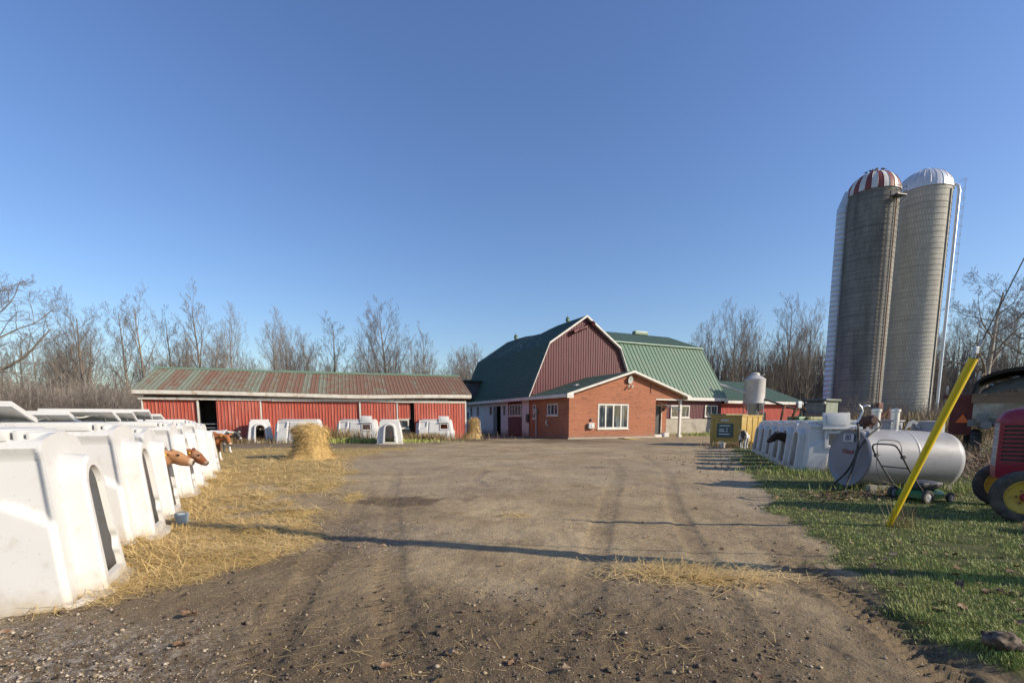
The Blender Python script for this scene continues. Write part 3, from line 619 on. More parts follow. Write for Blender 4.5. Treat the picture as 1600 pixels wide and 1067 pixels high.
m = MB(); m.box(1.84, 2.06, FY - .235, FY - .22, .82, 1.08); m.build('cover', M['white_trim'], mt)
m = MB(); m.bbox(1.85, 2.0, FY - .1, FY, 1.32, 1.5, .02); m.build('wall_lamp', M['black_metal'], ann)
m = MB(); m.bbox(9.98, 10.16, FY + 1.15, FY + 1.34, 2.15, 2.4, .03); m.build('wall_lamp', M['black_metal'], ann)
m = MB(); m.tube([(7.55, FY - .02, 4.2), (7.52, FY - .03, 3.5)], .018, 5); m.build('cable', M['black_metal'], ann)
m = MB(); m.tube([(-.12, -1.1, 0), (-.12, -1.1, 1.95)], .045, 7); m.bbox(-.3, -.06, -1.28, -.95, 1.9, 2.3, .04); m.build('gas_pipe', M['galv'], ann)
m = MB(); m.tube([(-.05, -2.9, 1.35), (-.2, -2.9, 1.3), (-.2, -2.95, 1.0), (-.05, -2.95, .95)], .05, 7); m.build('vent_pipe', M['white_trim'], ann)
m = MB(); m.bbox(-.14, 0, .3, .75, 1.2, 1.9, .03); m.build('fuse_box', M['black_metal'], ann)
m = MB(); m.box(2.2, 2.6, FY - .05 + 2.6, FY + 3.0, 4.08, 4.2); m.build('roof_vent', M['white_trim'], ann)
m = MB(); m.tube([(9.1, FY + .9, 2.85), (10.4, FY - .35, 2.2)], .06, 6); m.build('downpipe', M['galv'], ann)
m = MB(); m.box(0, 1.3, 0, .75, 0, .05, Matrix.Translation((3.6, FY - 1.9, .06)) @ Matrix.Rotation(R(4), 4, 'Y')); tag(m.build('plywood_sheet', M['straw'], None), 'pale plywood sheet lying on the ground in front of the brick annex', 'board'); bpy.data.objects['plywood_sheet'].matrix_world = Matrix.Translation(BO) @ Matrix.Rotation(BA, 4, 'Z')

# ---- low red barn behind the feed bin, and the dark roofed shed behind it
low = thing('low_red_barn', 'low bright red barn with green roof behind the grey feed bin', 'barn', BO, BA)
m = MB(); m.ribbed(lambda u: (22.8 + u, .9, -.1), lambda u: (22.8 + u, .9, 3.1), 13.0, (0, -1, 0), .2, .03); m.build('front_wall', M['low_red'], low)
m = MB(); m.ribbed(lambda u: (35.8, .9 + u, -.1), lambda u: (35.8, .9 + u, 3.0 + .42 * min(u, 13.4 - u)), 13.4, (1, 0, 0), .2, .03); m.build('end_wall', M['low_red'], low)
m = MB(); m.ribbed(lambda u: (22.78 + u, .4, 3.4), lambda u: (22.78 + u, 7.6, 6.15), 13.35, (0, -.36, .93), .6, .025, .12); m.ribbed(lambda u: (22.78 + u, 14.8, 3.4), lambda u: (22.78 + u, 7.6, 6.15), 13.35, (0, .36, .93), .6, .025, .12); m.build('roof', M['green_shingle'], low)
m = MB(); m.box(22.9, 36.15, .28, .38, 3.12, 3.4); m.build('fascia', M['white_trim'], low)
m = MB(); m.box(27.9, 30.0, .84, .87, .9, 2.2); m.build('opening', M['inside_shade'], low)  # dark sheet on the wall, painted shade of a doorway
m = MB(); m.bbox(24.2, 26.4, 7.2, 8.0, 6.1, 6.5, .1); m.build('ventilator', M['green_roof'], low)
rear = thing('rear_shed', 'dark green roofed shed behind the low red barn, beside the silo chute', 'shed', BO, BA)
m = MB(); m.ribbed(lambda u: (32 + u, 15.4, 3.2), lambda u: (32 + u, 20, 5.4), 14, (0, -.4, .9), .6, .02, .12); m.ribbed(lambda u: (32 + u, 24.6, 3.2), lambda u: (32 + u, 20, 5.4), 14, (0, .4, .9), .6, .02, .12); m.build('roof', M['green_shingle'], rear)
m = MB(); m.ribbed(lambda u: (32.2 + u, 15.8, -.1), lambda u: (32.2 + u, 15.8, 3.2), 13.6, (0, -1, 0), .2, .03); m.build('wall', M['low_red'], rear)

# ---- silos
def silo(name, label, cx, cy, r_, hw, hd, matw, stripes, hoop_gap):
    s_ = thing(name, label, 'silo', (cx, cy, .3)); n = 64; m = MB(); pr = [(r_, -.6)]; z = .5
    while z < hw - .2:
        pr += [(r_, z - .03), (r_ + .035, z - .015), (r_ + .035, z + .015), (r_, z + .03)]; z += hoop_gap * (1 + .9 * min(1, z / hw))
    pr.append((r_, hw)); m.lathe(pr, n); m.build('wall', matw, s_, 60)
    k = 28; dm = [MB(), MB()]
    for j in range(k):
        a0, a1 = 2 * math.pi * j / k, 2 * math.pi * (j + 1) / k; rows = 9; g = []
        for i in range(rows + 1):
            t = i / rows * math.pi / 2 * .97; rr = (r_ + .09) * math.cos(t); zz = hw - .12 + hd * math.sin(t); bulge = .02 * rr / r_
            g.append([((rr + b) * math.cos(lerp(a0, a1, f)), (rr + b) * math.sin(lerp(a0, a1, f)), zz) for f, b in ((0, .05), (.06, 0), (.5, bulge), (.94, 0), (1, .05))])
        dm[j % 2 if stripes else 0].loft(g)
    do = dm[0].build('dome', stripes[0] if stripes else M['dome_alu'], s_, 40)
    if stripes: dm[1].build('stripe', stripes[1], do, 40)
    m = MB(); m.lathe([(.001, hw + hd + .08), (.55, hw + hd - .02), (.6, hw + hd - .15)], 16); m.build('cap', M['galv'], do)
    return s_
M['dome_alu'] = mk('galvanised_dome', (.66, .66, .66), (.54, .55, .56), 1.2, .38, metal=.35)
dome_red = mk('red_dome_panels', (.24, .055, .045), (.17, .04, .035), 1.5, .55, dirt=(.3, .14, .11), dscale=1, dlo=.55, dhi=.8)
dome_white = mk('white_dome_panels', (.68, .66, .62), (.55, .53, .5), 1.2, .5, dirt=(.35, .22, .15), dscale=.8, dlo=.55, dhi=.75)
def polar(r_, a, z): return (r_ * math.cos(a), r_ * math.sin(a), z)
S1 = silo('stave_silo', 'dark stained concrete silo with a red and white striped dome', 44.6, 64, 2.74, 28.6, 2.75, M['stave_dark'], (dome_white, dome_red), .36)
m = MB(); ca = math.atan2(.30, -.95); cx_, cy_ = 3.1 * math.cos(ca), 3.1 * math.sin(ca)
pr = [(.62, -.4)]; z = 0
while z < 26.9: pr += [(.62, z), (.645, z + .04), (.62, z + .08)]; z += .62
pr.append((.62, 27.32)); m.lathe(pr, 20, Matrix.Translation((cx_, cy_, 0))); m.add([*(polar(.62, 2 * math.pi * j / 20, 27.3) for j in range(20)), *(Vector(polar(.55, 2 * math.pi * j / 20, 29.3)) - Vector((cx_, cy_, 0)) * .2 for j in range(20))], [(j, (j + 1) % 20, 20 + (j + 1) % 20, 20 + j) for j in range(20)] + [tuple(range(20, 40))])
for i in range(len(m.v) - 40, len(m.v)): m.v[i] = (m.v[i][0] + cx_, m.v[i][1] + cy_, m.v[i][2])
m.build('chute', mk('pale_chute', (.56, .6, .66), (.47, .5, .56), 1.5, .42, metal=.3), S1, 50)
va = math.atan2(-64, -44.6)
def ladder(parent, a, r_, z0, z1, name='ladder', mat=None, gap=.45, w=.22):
    m = MB(); p = Vector(polar(r_, a, 0)); t = Vector((-math.sin(a), math.cos(a), 0))
    for s_ in (-1, 1): m.tube([p + t * s_ * w + Vector((0, 0, z0)), p + t * s_ * w + Vector((0, 0, z1))], .03, 5)
    z = z0 + .3
    while z < z1: m.tube([p - t * w + Vector((0, 0, z)), p + t * w + Vector((0, 0, z))], .022, 4); z += gap
    return m.build(name, mat or M['galv'], parent)
ladder(S1, va + .78, 2.95, .5, 28.3, mat=M['stave_light'])  # pale colour on the ladder stands in for the sunlit strip
m = MB(); a = va + .98; m.tube([polar(2.86, a, 3), polar(2.86, a, 27.8)], .065, 7); m.build('pipe', M['rust'], S1); m = MB(); a = va + .62; m.tube([polar(2.86, a, 3), polar(2.86, a, 26.5)], .06, 6); m.build('pipe', M['stave_dark'], S1)
m = MB(); a = va + .85; m.box(-.5, .5, -.7, .7, 0, .08, Matrix.Translation(polar(3.3, a, 27.2)) @ Matrix.Rotation(a, 4, 'Z'))
for z in (27.7, 28.2): m.tube([polar(2.8, a - .27, z), polar(3.75, a - .2, z), polar(3.75, a + .2, z), polar(2.8, a + .27, z)], .03, 5)
for q in (-.2, .2): m.tube([polar(3.75, a + q, 27.2), polar(3.75, a + q, 28.25)], .03, 5); m.tube([polar(3.7, a + q, 27.2), polar(2.8, a + q, 26.2)], .03, 5)
m.build('platform', M['black_metal'], S1)
m = MB(); m.bbox(-.3, .3, -.4, .4, 0, 3.2, .05, Matrix.Translation(polar(2.95, va + .98, 0)) @ Matrix.Rotation(va + .98, 4, 'Z')); m.build('chute_box', mk('red_brown_box', (.17, .06, .045), (.12, .045, .035), 2, .7), S1)
S2 = silo('stave_silo', 'pale concrete silo with a plain galvanised dome, right of the striped one', 53.2, 67, 2.97, 30.1, 2.85, M['stave_light'], None, .4)
vb = math.atan2(-67, -53.2)
m = MB(); a = vb + 1.5; m.tube([polar(3.55, a, 2), polar(3.55, a, 29.4), polar(3.4, a, 30.1), polar(3.0, a, 30.4)], [.16] * 4, 10); m.build('filler_pipe', mk('bluish_pipe', (.6, .64, .7), (.52, .55, .6), 1.5, .35, metal=.4), S2, 50)
m = MB(); a = vb + 1.12; m.tube([polar(3.02, a, .5), polar(3.02, a, 29.6)], .09, 6); m.build('pipe', M['stave_dark'], S2)
ladder(S2, vb + 1.72, 3.5, 8, 30.4, gap=.6, w=.28)
m = MB(); a = vb + 1.72
z = 10.
while z < 31: m.tube([polar(3.5, a - .08, z), polar(4.1, a - .09, z), polar(4.25, a, z), polar(4.1, a + .09, z), polar(3.5, a + .08, z)], .018, 4, False); z += 1.1
for q in (-.09, 0, .09): m.tube([polar(4.12, a + q, 10), polar(4.12, a + q, 31)], .015, 4)
m.build('ladder_cage', M['galv'], S2)

# dark birds resting on the top of the striped dome
def bird_mesh():
    m = MB(); m.sphere((0, 0, .13), .09, 10, 7, (1.5, 1, 1)); m.sphere((.13, 0, .22), .055, 8, 6); m.tube([(-.1, 0, .13), (-.28, 0, .08)], [.05, .02], 6); m.tube([(.17, 0, .22), (.23, 0, .21)], [.02, .004], 5); m.tube([(.02, .03, .08), (.02, .03, -.02)], .01, 4); m.tube([(.02, -.03, .08), (.02, -.03, -.02)], .01, 4); return m
bird0 = None
for k in range(8):
    t_ = R(64 + 7 * math.sin(k * 1.7) + (2 if k % 2 else 0)); a = va + R(-42 + 12 * k); rr = 2.83 * math.cos(t_); p_ = (44.6 + rr * math.cos(a), 64 + rr * math.sin(a), .3 + 28.48 + 2.75 * math.sin(t_) + .03)
    if bird0 is None: bird0 = b = bird_mesh().build('bird', M['black_metal'], None, 60)
    else: b = bird0.copy(); COL.objects.link(b)
    b.location = p_; b.rotation_euler = (0, 0, k * 1.3); tag(b, 'small dark bird perched on top of the striped silo dome', 'bird', 'birds on the striped silo dome')

# ---- feed bin
fb = thing('feed_bin', 'tall grey cone bottomed feed bin on legs in front of the low red barn', 'feed bin', (24.5, 49.9, 0))
m = MB(); m.lathe([(1.02, 3.0), (1.05, 3.1), (1.0, 3.15), (1.0, 5.35), (1.03, 5.42), (.45, 5.85), (.38, 5.85)], 28); m.build('drum', mk('grey_bin', (.55, .53, .52), (.45, .43, .42), 1.5, .5, metal=.25, dirt=(.35, .32, .3), dscale=1, dlo=.55, dhi=.8), fb, 40)
m = MB(); m.lathe([(1.0, 3.0), (.16, 1.45), (.16, 1.2)], 28); m.build('cone', M['galv'], fb, 40)
m = MB(); m.lathe([(.42, 5.8), (.42, 6.0), (.3, 6.1), (.001, 6.12)], 16); m.tube([(.5, -.5, 5.75), (.62, -.62, 5.95)], .06, 6); m.build('lid', M['white_trim'], fb, 40)
for k in range(4):
    a = R(35 + 90 * k); m = MB(); m.tube([polar(1.03, a, 0), polar(1.03, a, 3.1)], .05, 5); m.build('leg', M['galv'], fb)
m = MB(); m.bbox(-.2, .2, -1.12, -.98, 2.2, 3.05, .04, Matrix.Rotation(R(8), 4, 'Z')); m.build('hatch', M['black_metal'], fb)
m = MB(); m.tube([(.7, -.7, 3.45), (3.9, -1.2, 2.35)], .1, 8); m.build('auger', M['black_metal'], fb)
m = MB(); m.tube([(-.9, -.3, 4.05), (-3.3, .6, 5.0)], .09, 8); m.build('fill_pipe', M['white_trim'], fb)
# ------------------------------------------------------------------ calf hutches
HL, HW, HH = 1.18, .58, 1.36
def hutch_outline(n_side=56):
    """half outline in (y, z) from the bottom outwards to the top centre"""
    pts = [(HW + .035, 0), (HW + .03, .035), (HW, .05)]
    for i in range(1, n_side + 1): t = i / n_side; pts.append((HW - .12 * t ** 1.15, .05 + 1.11 * t))
    for i in range(1, 6): a = i / 5 * math.pi / 2 * .93; pts.append((HW - .12 - .13 * (1 - math.cos(a)), 1.16 + .16 * math.sin(a)))
    y0, z0 = pts[-1]
    for i in range(1, 5): t = i / 4; pts.append((y0 * (1 - t), z0 + (HH - z0) * math.sin(t * math.pi / 2)))
    return pts
_half = hutch_outline(); OUT = [(-y, z) for y, z in _half] + [(y, z) for y, z in _half[-2::-1]]; NO = len(OUT)
def st(a, b, x):
    t = min(1, max(0, (x - a) / (b - a))); return t * t * (3 - 2 * t)
def recess(x, z, front):
    if z < .66: xb = front - .05
    elif z < .9: xb = front - .05 - (z - .66) / .24 * .42
    else: xb = front - .47 - (z - .9) * .08
    a = st(xb, xb + (.05 if z < .66 or z > .9 else .05 + .09 * math.sin((z - .66) / .24 * math.pi)), x) * (1 - st(1.16, 1.26, z)); a *= 1 - .55 * st(front - .07, front - .02, x)
    g = math.exp(-((x - front + .6) / .035) ** 2) * 1.1 * (1 - st(1.15, 1.25, z)); rib = math.exp(-((x + .72) / .05) ** 2) * -.35 * (1 - st(1.0, 1.1, z)) * st(.05, .2, z)
    return a * .06 + g * .05 + rib * .05
def xend(s_, z):
    f_ = HL - .13 * z / HH; b_ = -HL + .16 * z / HH; return b_ + (f_ - b_) * s_, f_
SXS = sorted({*(i / 120 for i in range(121)), *(.5 + (v - .5) for v in (.55, .57, .70, .72, .74, .76, .86, .88, .90, .92, .94, .95, .96, .97, .98, .99, .70, .715, .73, .745, .76, .775, .79))})
WIN = (.16, .40, .74, 1.06)
def make_hutch_shell(win):
    m = MB(); rings = []
    for s_ in SXS:
        r_ = []
        for y, z in OUT:
            x, f_ = xend(s_, z); d = recess(x, z, f_); bend = .04 * (st(.0, .07, s_) - 1) * (1 if z < 1.2 else .6)
            yy = math.copysign(max(0, abs(y) - d * min(1, abs(y) / .35) + bend), y); r_.append((x, yy, z))
        rings.append(r_)
    n = NO; m.v = [p for r_ in rings for p in r_]
    for i in range(len(SXS) - 1):
        for j in range(n - 1):
            if win is not None:
                zc = (OUT[j][1] + OUT[j + 1][1]) / 2; sc = (SXS[i] + SXS[i + 1]) / 2
                if j > n / 2 and win[0] < sc < win[1] and WIN[2] < zc < WIN[3]: continue
            m.f.append((i * n + j, (i + 1) * n + j, (i + 1) * n + j + 1, i * n + j + 1))
    # rounded rear end
    back = rings[0]; c = Vector((-HL + .02, 0, .62)); prev = back
    for k in (.97, .9, .55, .02):
        cur = [(p[0] - .07 * (1 - k) ** .5 if k > .1 else p[0] - .07, p[1] * k, .62 + (p[2] - .62) * k if p[2] > .1 or k > .9 else p[2] * 1) for p in back]
        cur = [(q[0], q[1], max(0, q[2])) for q in cur]; m.loft([prev, cur]); prev = cur
    # front: hull outline -> outer arch on the wall plane -> protruding arch -> door opening -> jamb
    def arch(hw0, hw1, z0, ztop, wav=0):
        o = []
        zs = ztop - hw1
        for j in range(n):
            t = j / (n - 1)
            if t < .36: k = t / .36; z = z0 + (zs - z0) * k; w = hw0 + (hw1 - hw0) * k; y = -w
            elif t > .64: k = (1 - t) / .36; z = z0 + (zs - z0) * k; w = hw0 + (hw1 - hw0) * k; w += wav * (math.exp(-((k - .34) / .06) ** 2) - .8 * math.exp(-((k - .2) / .05) ** 2)) * .6; y = w
            else: a = (t - .36) / .28 * math.pi; y = -hw1 * math.cos(a); z = zs + hw1 * math.sin(a)
            o.append((y, z))
        return o
    fx = lambda z: HL - .13 * z / HH
    A0 = [(fx(z) - .005, y, z) for y, z in arch(.37, .28, 0, 1.19)]
    A1 = [(fx(z) + .14, y, z) for y, z in arch(.33, .26, 0, 1.165)]; A2 = [(fx(z) + .165, y, z) for y, z in arch(.31, .24, 0, 1.14)]
    B0 = [(fx(z) + .165, y, z) for y, z in arch(.225, .19, .13, 1.08, .045)]; B1 = [(fx(z) + .12, y, z) for y, z in arch(.215, .18, .14, 1.07, .045)]
    m.loft([rings[-1], A0]); m.loft([A0, A1]); m.loft([A1, A2]); m.loft([A2, B0]); m.loft([B0, B1])
    m.quad(B0[0], B0[-1], A2[-1], A2[0]); m.quad(B1[0], B1[-1], B0[-1], B0[0])
    # ground lip round the front and raised roof plate with ridges
    lip = [(HL - .02, -.64), (HL + .12, -.52), (HL + .22, -.36), (HL + .25, 0), (HL + .22, .36), (HL + .12, .52), (HL - .02, .64)]
    m.loft([[(x, y, .012) for x, y in lip], [(x - .02, y * .98, .04) for x, y in lip], [(HL + .03 if abs(y) > .45 else HL + .16, y * .8, .055) for x, y in lip]])
    m.bbox(-.98, .86, -.41, .41, 1.30, 1.40, .03); m.bbox(.88, .93, -.38, .38, 1.26, 1.385, .015); m.bbox(.95, .99, -.36, .36, 1.25, 1.37, .015)
    return m
MESH_H = make_hutch_shell(None); MESH_W = make_hutch_shell((.16, .40)); MESH_W2 = make_hutch_shell((.56, .77))
HCOL = 'white calf hutches standing about the yard'
def lid_part(parent):
    m = MB(); T = Matrix.Translation((-.3, .3, 1.42)) @ Matrix.Rotation(R(-17), 4, 'X')
    m.bbox(-.5, .5, -.62, 0, 0, .025, .01, T)
    for a, b, c, d in ((-.5, -.47, -.62, 0), (.47, .5, -.62, 0), (-.47, .47, -.62, -.59), (-.47, .47, -.03, 0)): m.box(a, b, c, d, -.035, 0, T)
    m.box(-.2, -.16, -.59, -.35, -.03, 0, T); m.box(.2, .24, -.59, -.35, -.03, 0, T)
    lo = m.build('lid', M['hutch'], parent, 40)
    c = MB(); pts = [T @ Vector((-.18 + .4 * k / 6, -.5, -.03 - .07 * math.sin(k / 6 * math.pi))) for k in range(7)]; c.tube(pts, .012, 5); c.build('rope', M['white_wood'], lo)
    c = MB(); c.tube([(.12, -.42, 1.38), (.12, -.42, 1.46)], .016, 6); c.build('latch_pin', M['black_metal'], lo)
    return lo
def flap_part(parent, xc=-.55):
    m = MB(); T = Matrix.Translation((xc + .05, .48, 1.2)) @ Matrix.Rotation(R(12), 4, 'X')
    m.bbox(-.33, .33, -.02, .03, 0, .42, .015, T); m.bbox(-.24, .24, .03, .045, .07, .36, .01, T); m.box(-.35, .35, .0, .07, -.04, -.002, T); fo = m.build('window_flap', M['hutch'], parent, 40)
    f = MB()
    yb = lambda z: HW - .12 * ((z - .05) / 1.11) ** 1.15 + .012
    x0, x1 = xc - .27, xc + .27
    for a, b, z0, z1 in ((x0 - .05, x0, .66, 1.12), (x1, x1 + .05, .66, 1.12), (x0, x1, .66, .71), (x0, x1, 1.06, 1.12)):
        p = [(x, yb(z) + d, z) for d in (-.03, .02) for z in (z0, z1) for x in (a, b)]; f.add(p, [(0, 2, 3, 1), (4, 5, 7, 6), (0, 1, 5, 4), (2, 6, 7, 3), (0, 4, 6, 2), (1, 3, 7, 5)])
    f.build('window_frame', M['hutch'], parent); return fo
h_plain = thing('calf_hutch', 'x', 'calf hutch', (0, 0, 0), 0, HCOL); MESH_H.build('shell', M['hutch'], h_plain, 38); lid_part(h_plain)
h_win = thing('calf_hutch', 'x', 'calf hutch', (0, 0, 0), 0, HCOL); MESH_W.build('shell', M['hutch'], h_win, 38); flap_part(h_win)
h_win2 = thing('calf_hutch', 'x', 'calf hutch', (0, 0, 0), 0, HCOL); MESH_W2.build('shell', M['hutch'], h_win2, 38); flap_part(h_win2, .38)
_used = set()
def hutch(kind, loc, rz, label, skip=()):
    src = h_plain if kind == 'lid' else h_win2 if kind == 'win2' else h_win
    if not skip and src.name not in _used:
        _used.add(src.name); src.location = loc; src.rotation_euler = (0, 0, rz); src['label'] = label; return src
    q = dup(src, loc, rz, label, skip=skip); q.scale = (rnd.uniform(.97, 1.03), rnd.uniform(.97, 1.04), rnd.uniform(.975, 1.02)); return q
RA = R(26.6); RU = Vector((math.cos(RA), math.sin(RA), 0)); RV = Vector((-math.sin(RA), math.cos(RA), 0))
def along(o, k): return Vector(o) + RV * k
LEFT = [(0, 'nearest white calf hutch, its empty tall doorway facing the straw'), (1.97, 'second white hutch from the camera, a pale muzzle deep in its doorway'),
        (3.62, 'white hutch with the tan calf looking out of it'), (5.72, 'white hutch with the red brown calf head low in its doorway'), (7.1, 'white hutch just beyond the red brown calf, dark empty doorway'),
        (8.65, 'white hutch near the far end of the left row, next to the last'), (10.2, 'last white hutch of the left row, beside the standing brown and white calf')]
LH = []; HROT = 1.; HU = Vector((math.cos(RA + R(HROT)), math.sin(RA + R(HROT)), 0))
for k, lb in LEFT:
    p = along((-3.52, 4.28, 0), k) - HU * 1.38; LH.append(hutch('lid', (p.x, p.y, gz(p.x, p.y) - .02), RA + R(HROT + rnd.uniform(-3, 3)), lb))
# the row on the right, doorways facing left
RB = R(20); QU = Vector((-math.cos(RB), math.sin(RB), 0)); QV = Vector((math.sin(RB), math.cos(RB), 0))
QH = Vector((-math.cos(RB - R(10)), math.sin(RB - R(10)), 0))
RIGHT = [(0, 'win2', 'shaded hutch nearest the fuel tank, with a lifted side window flap'), (1.62, 'lid', 'shaded hutch from which the dark brown calf leans out'), (3.2, 'lid', 'shaded hutch directly behind the dark brown calf head'),
         (4.9, 'lid', 'shaded hutch midway along the right row, narrow dark doorway'), (6.6, 'lid', 'shaded hutch second from the black and white calf'), (8.4, 'lid', 'shaded hutch beside the black and white calf, furthest in the right row')]
RH = []
for k, kd, lb in RIGHT:
    p = Vector((7.95, 13.75, 0)) + QV * k - QH * 1.3; RH.append(hutch(kd, (p.x, p.y, gz(p.x, p.y) - .02), math.pi - RB + R(10) + R(rnd.uniform(-2, 2)), lb, skip=() if kd[:3] == 'win' else ('lid',)))
# the hutches in front of the long red shed
SHED = [('lid', -16.3, 31.6, R(-62), 'hutch with a dark calf in its doorway, furthest left before the red shed', ('lid',)), ('lid', -13.35, 30.9, R(190), 'long side on hutch behind the straw bale, before the red shed', ('lid',)),
        ('win', -10.5, 33.6, R(188), 'side on hutch with a raised flap, partly behind the front facing hutch', ()), ('lid', -7.55, 30.3, R(-78), 'front facing hutch with a dark arched doorway and grass beside it, before the red shed', ('lid',)),
        ('win', -5.65, 36.2, R(192), 'side on hutch with a raised window flap, furthest right before the red shed', ())]
for kd, x, y, rz, lb, sk in SHED:
    h_ = hutch(kd, (x, y, gz(x, y) - .02), rz, lb, skip=sk); h_.scale = (1.13, 1.3, 1.05)
# ------------------------------------------------------------------ cattle
def m_cow(name, base, base2, patch=None, pscale=2.2, pth=.5, muzzle=None, legs=None, mz=(.62, .5, .38), tip=(.03, .025, .022), belly=None, head=None):
    t = NT(name); vec = t.coord(); x, y, z = t.sep(vec)
    col = t.mix(t.noise(vec, 5, 4), base, base2)
    if belly: col = t.mix(t.ramp(z, [(.40, 1.), (.56, 0.)]), col, belly)
    if patch:
        p = t.ramp(t.noise(vec, pscale, 2, .4), [(pth, 0.), (pth + .02, 1.)]); col = t.mix(p, col, patch)
    if legs: col = t.mix(t.ramp(t.math('ADD', z, t.math('MULTIPLY', t.noise(vec, 6, 2), .1)), [(legs[0], 1.), (legs[0] + .03, 0.)]), col, legs[1])
    if muzzle is not None:
        d = t.n('ShaderNodeVectorMath', operation='DISTANCE'); t.l(vec, d.inputs[0]); d.inputs[1].default_value = muzzle
        if head is not None: col = t.mix(t.ramp(d.outputs['Value'], [(.36, 1.), (.48, 0.)]), col, head)
        col = t.mix(t.ramp(d.outputs['Value'], [(.07, 1.), (.1, 0.)]), col, mz); col = t.mix(t.ramp(d.outputs['Value'], [(.042, 1.), (.056, 0.)]), col, tip)
    col = t.mix(t.ramp(t.noise(t.mapv(vec, (1, 3, 3)), 30, 4, .7), [(.4, 0.), (.75, .5)]), col, tuple(k * .45 for k in base)); t.bump(t.noise(t.mapv(vec, (1, 1, 2.5)), 60, 3), .3, .006); return t.out(col, .75, 0, .25)
EYE = mk('dark_eye', (.012, .01, .009), (.02, .015, .012), 5, .15)
TAGM = mk('yellow_ear_tag', (.7, .5, .06), (.6, .42, .05), 4, .5)
def cow(name, label, loc, rz, mat, head=(0, 0), neck=(.24, 0, .19), s=1., lying=False, group='cattle in and around the hutches', step=.03, tagc=True):
    """a young bovine facing +x; head = (pitch down, yaw) in degrees; neck = offset of the poll from the withers"""
    o = thing(name, label, 'calf', loc, rz, group); o.scale = (s, s, s); m = MB(); dz = -.42 if lying else 0
    m.tube([(-.66, 0, .73 + dz), (-.58, 0, .72 + dz), (-.38, 0, .68 + dz), (-.1, 0, .655 + dz), (.16, 0, .655 + dz), (.36, 0, .69 + dz), (.48, 0, .72 + dz), (.52, 0, .72 + dz)], [.06, .165, .205, .225, .225, .205, .15, .06], 16, True, .8)
    m.tube([(-.6, 0, .86 + dz), (-.3, 0, .86 + dz), (.1, 0, .855 + dz), (.38, 0, .88 + dz)], [.05, .06, .05, .06], 8)
    w = Vector((.42, 0, .76 + dz)); poll = w + Vector(neck)
    m.tube([w + Vector((-.06, 0, -.03)), w.lerp(poll, .5) + Vector((0, 0, -.02)), poll + Vector((0, 0, -.03))], [.17, .125, .095], 12, True, .75)
    HM = Matrix.Translation(poll) @ Matrix.Rotation(R(head[1]), 4, 'Z') @ Matrix.Rotation(R(head[0]), 4, 'Y')
    H_ = lambda x, y, z: HM @ Vector((x, y, z))
    m.tube([H_(-.04, 0, -.01), H_(.03, 0, 0), H_(.11, 0, -.012), H_(.2, 0, -.035), H_(.275, 0, -.05), H_(.315, 0, -.055), H_(.335, 0, -.057)], [.07, .1, .098, .077, .062, .06, .035], 14, True, .82)
    m.tube([H_(.05, 0, -.06), H_(.16, 0, -.085), H_(.27, 0, -.085)], [.06, .05, .038], 8)
    for q in (-1, 1):
        m.tube([H_(-.0, q * .07, .045), H_(-.03, q * .14, .055), H_(-.05, q * .21, .03), H_(-.055, q * .25, .0)], [.026, .042, .04, .012], 8, True, .8)
        m.tube([H_(.115, q * .062, .035), H_(.13, q * .07, .035)], [.03, .024], 8)
        m.tube([H_(.325, q * .03, -.04), H_(.338, q * .032, -.043)], [.02, .012], 6)
    if not lying:
        for q in (-1, 1):
            f = step * q; m.tube([(.32, q * .11, .66), (.33 + f * .4, q * .12, .5), (.335 + f, q * .12, .37), (.33 + f * 1.6, q * .12, .2), (.325 + f * 2, q * .12, .09), (.35 + f * 2, q * .12, .035), (.37 + f * 2, q * .12, .0)], [.1, .075, .05, .034, .036, .044, .046], 9)
            m.tube([(-.5, q * .1, .7), (-.46 - f, q * .125, .52), (-.5 - f, q * .125, .42), (-.585 - f * 1.3, q * .125, .335), (-.555 - f * 2, q * .125, .2), (-.54 - f * 2, q * .125, .09), (-.51 - f * 2, q * .125, .035), (-.49 - f * 2, q * .125, .0)], [.15, .115, .075, .05, .036, .036, .044, .046], 9)
    else:
        for q in (-1, 1):
            m.tube([(.3, q * .15, .22), (.46, q * .22, .1), (.34, q * .28, .06), (.22, q * .26, .05)], [.09, .055, .04, .035], 8); m.tube([(-.45, q * .17, .24), (-.2, q * .27, .16), (-.4, q * .32, .06), (-.2, q * .34, .05)], [.14, .08, .045, .035], 8)
    b = m.build('body', mat, o); rm = b.modifiers.new('remesh', 'REMESH'); rm.mode = 'VOXEL'; rm.voxel_size = .014; rm.use_smooth_shade = True
    sm = b.modifiers.new('smooth', 'SMOOTH'); sm.factor = .5; sm.iterations = 5
    t_ = MB(); t_.tube([(-.66, 0, .84 + dz), (-.73, .01, .74 + dz), (-.745, .02, .55 + dz), (-.74, .03, max(.1, .38 + dz)), (-.735, .03, max(.04, .3 + dz))], [.03, .022, .017, .03, .01], 7); t_.build('tail', mat, o, 60)
    for q in (-1, 1):
        e = MB(); e.sphere(H_(.128, q * .083, .036), .017, 10, 6, (1.2, .6, 1)); e.build('eye', EYE, o, 60)
    if tagc:
        e = MB(); p = H_(-.02, -.17, .03); e.bbox(-.022, .022, -.006, .006, -.03, .03, .004, Matrix.Translation(p) @ Matrix.Rotation(R(head[1] + 60), 4, 'Z')); e.build('ear_tag', TAGM, o)
    return o, (HM @ Vector((.338, 0, -.05)))
def head_pt(head, neck, dz=0):
    HM = Matrix.Translation(Vector((.42, 0, .76 + dz)) + Vector(neck)) @ Matrix.Rotation(R(head[1]), 4, 'Z') @ Matrix.Rotation(R(head[0]), 4, 'Y'); return tuple(HM @ Vector((.338, 0, -.05)))
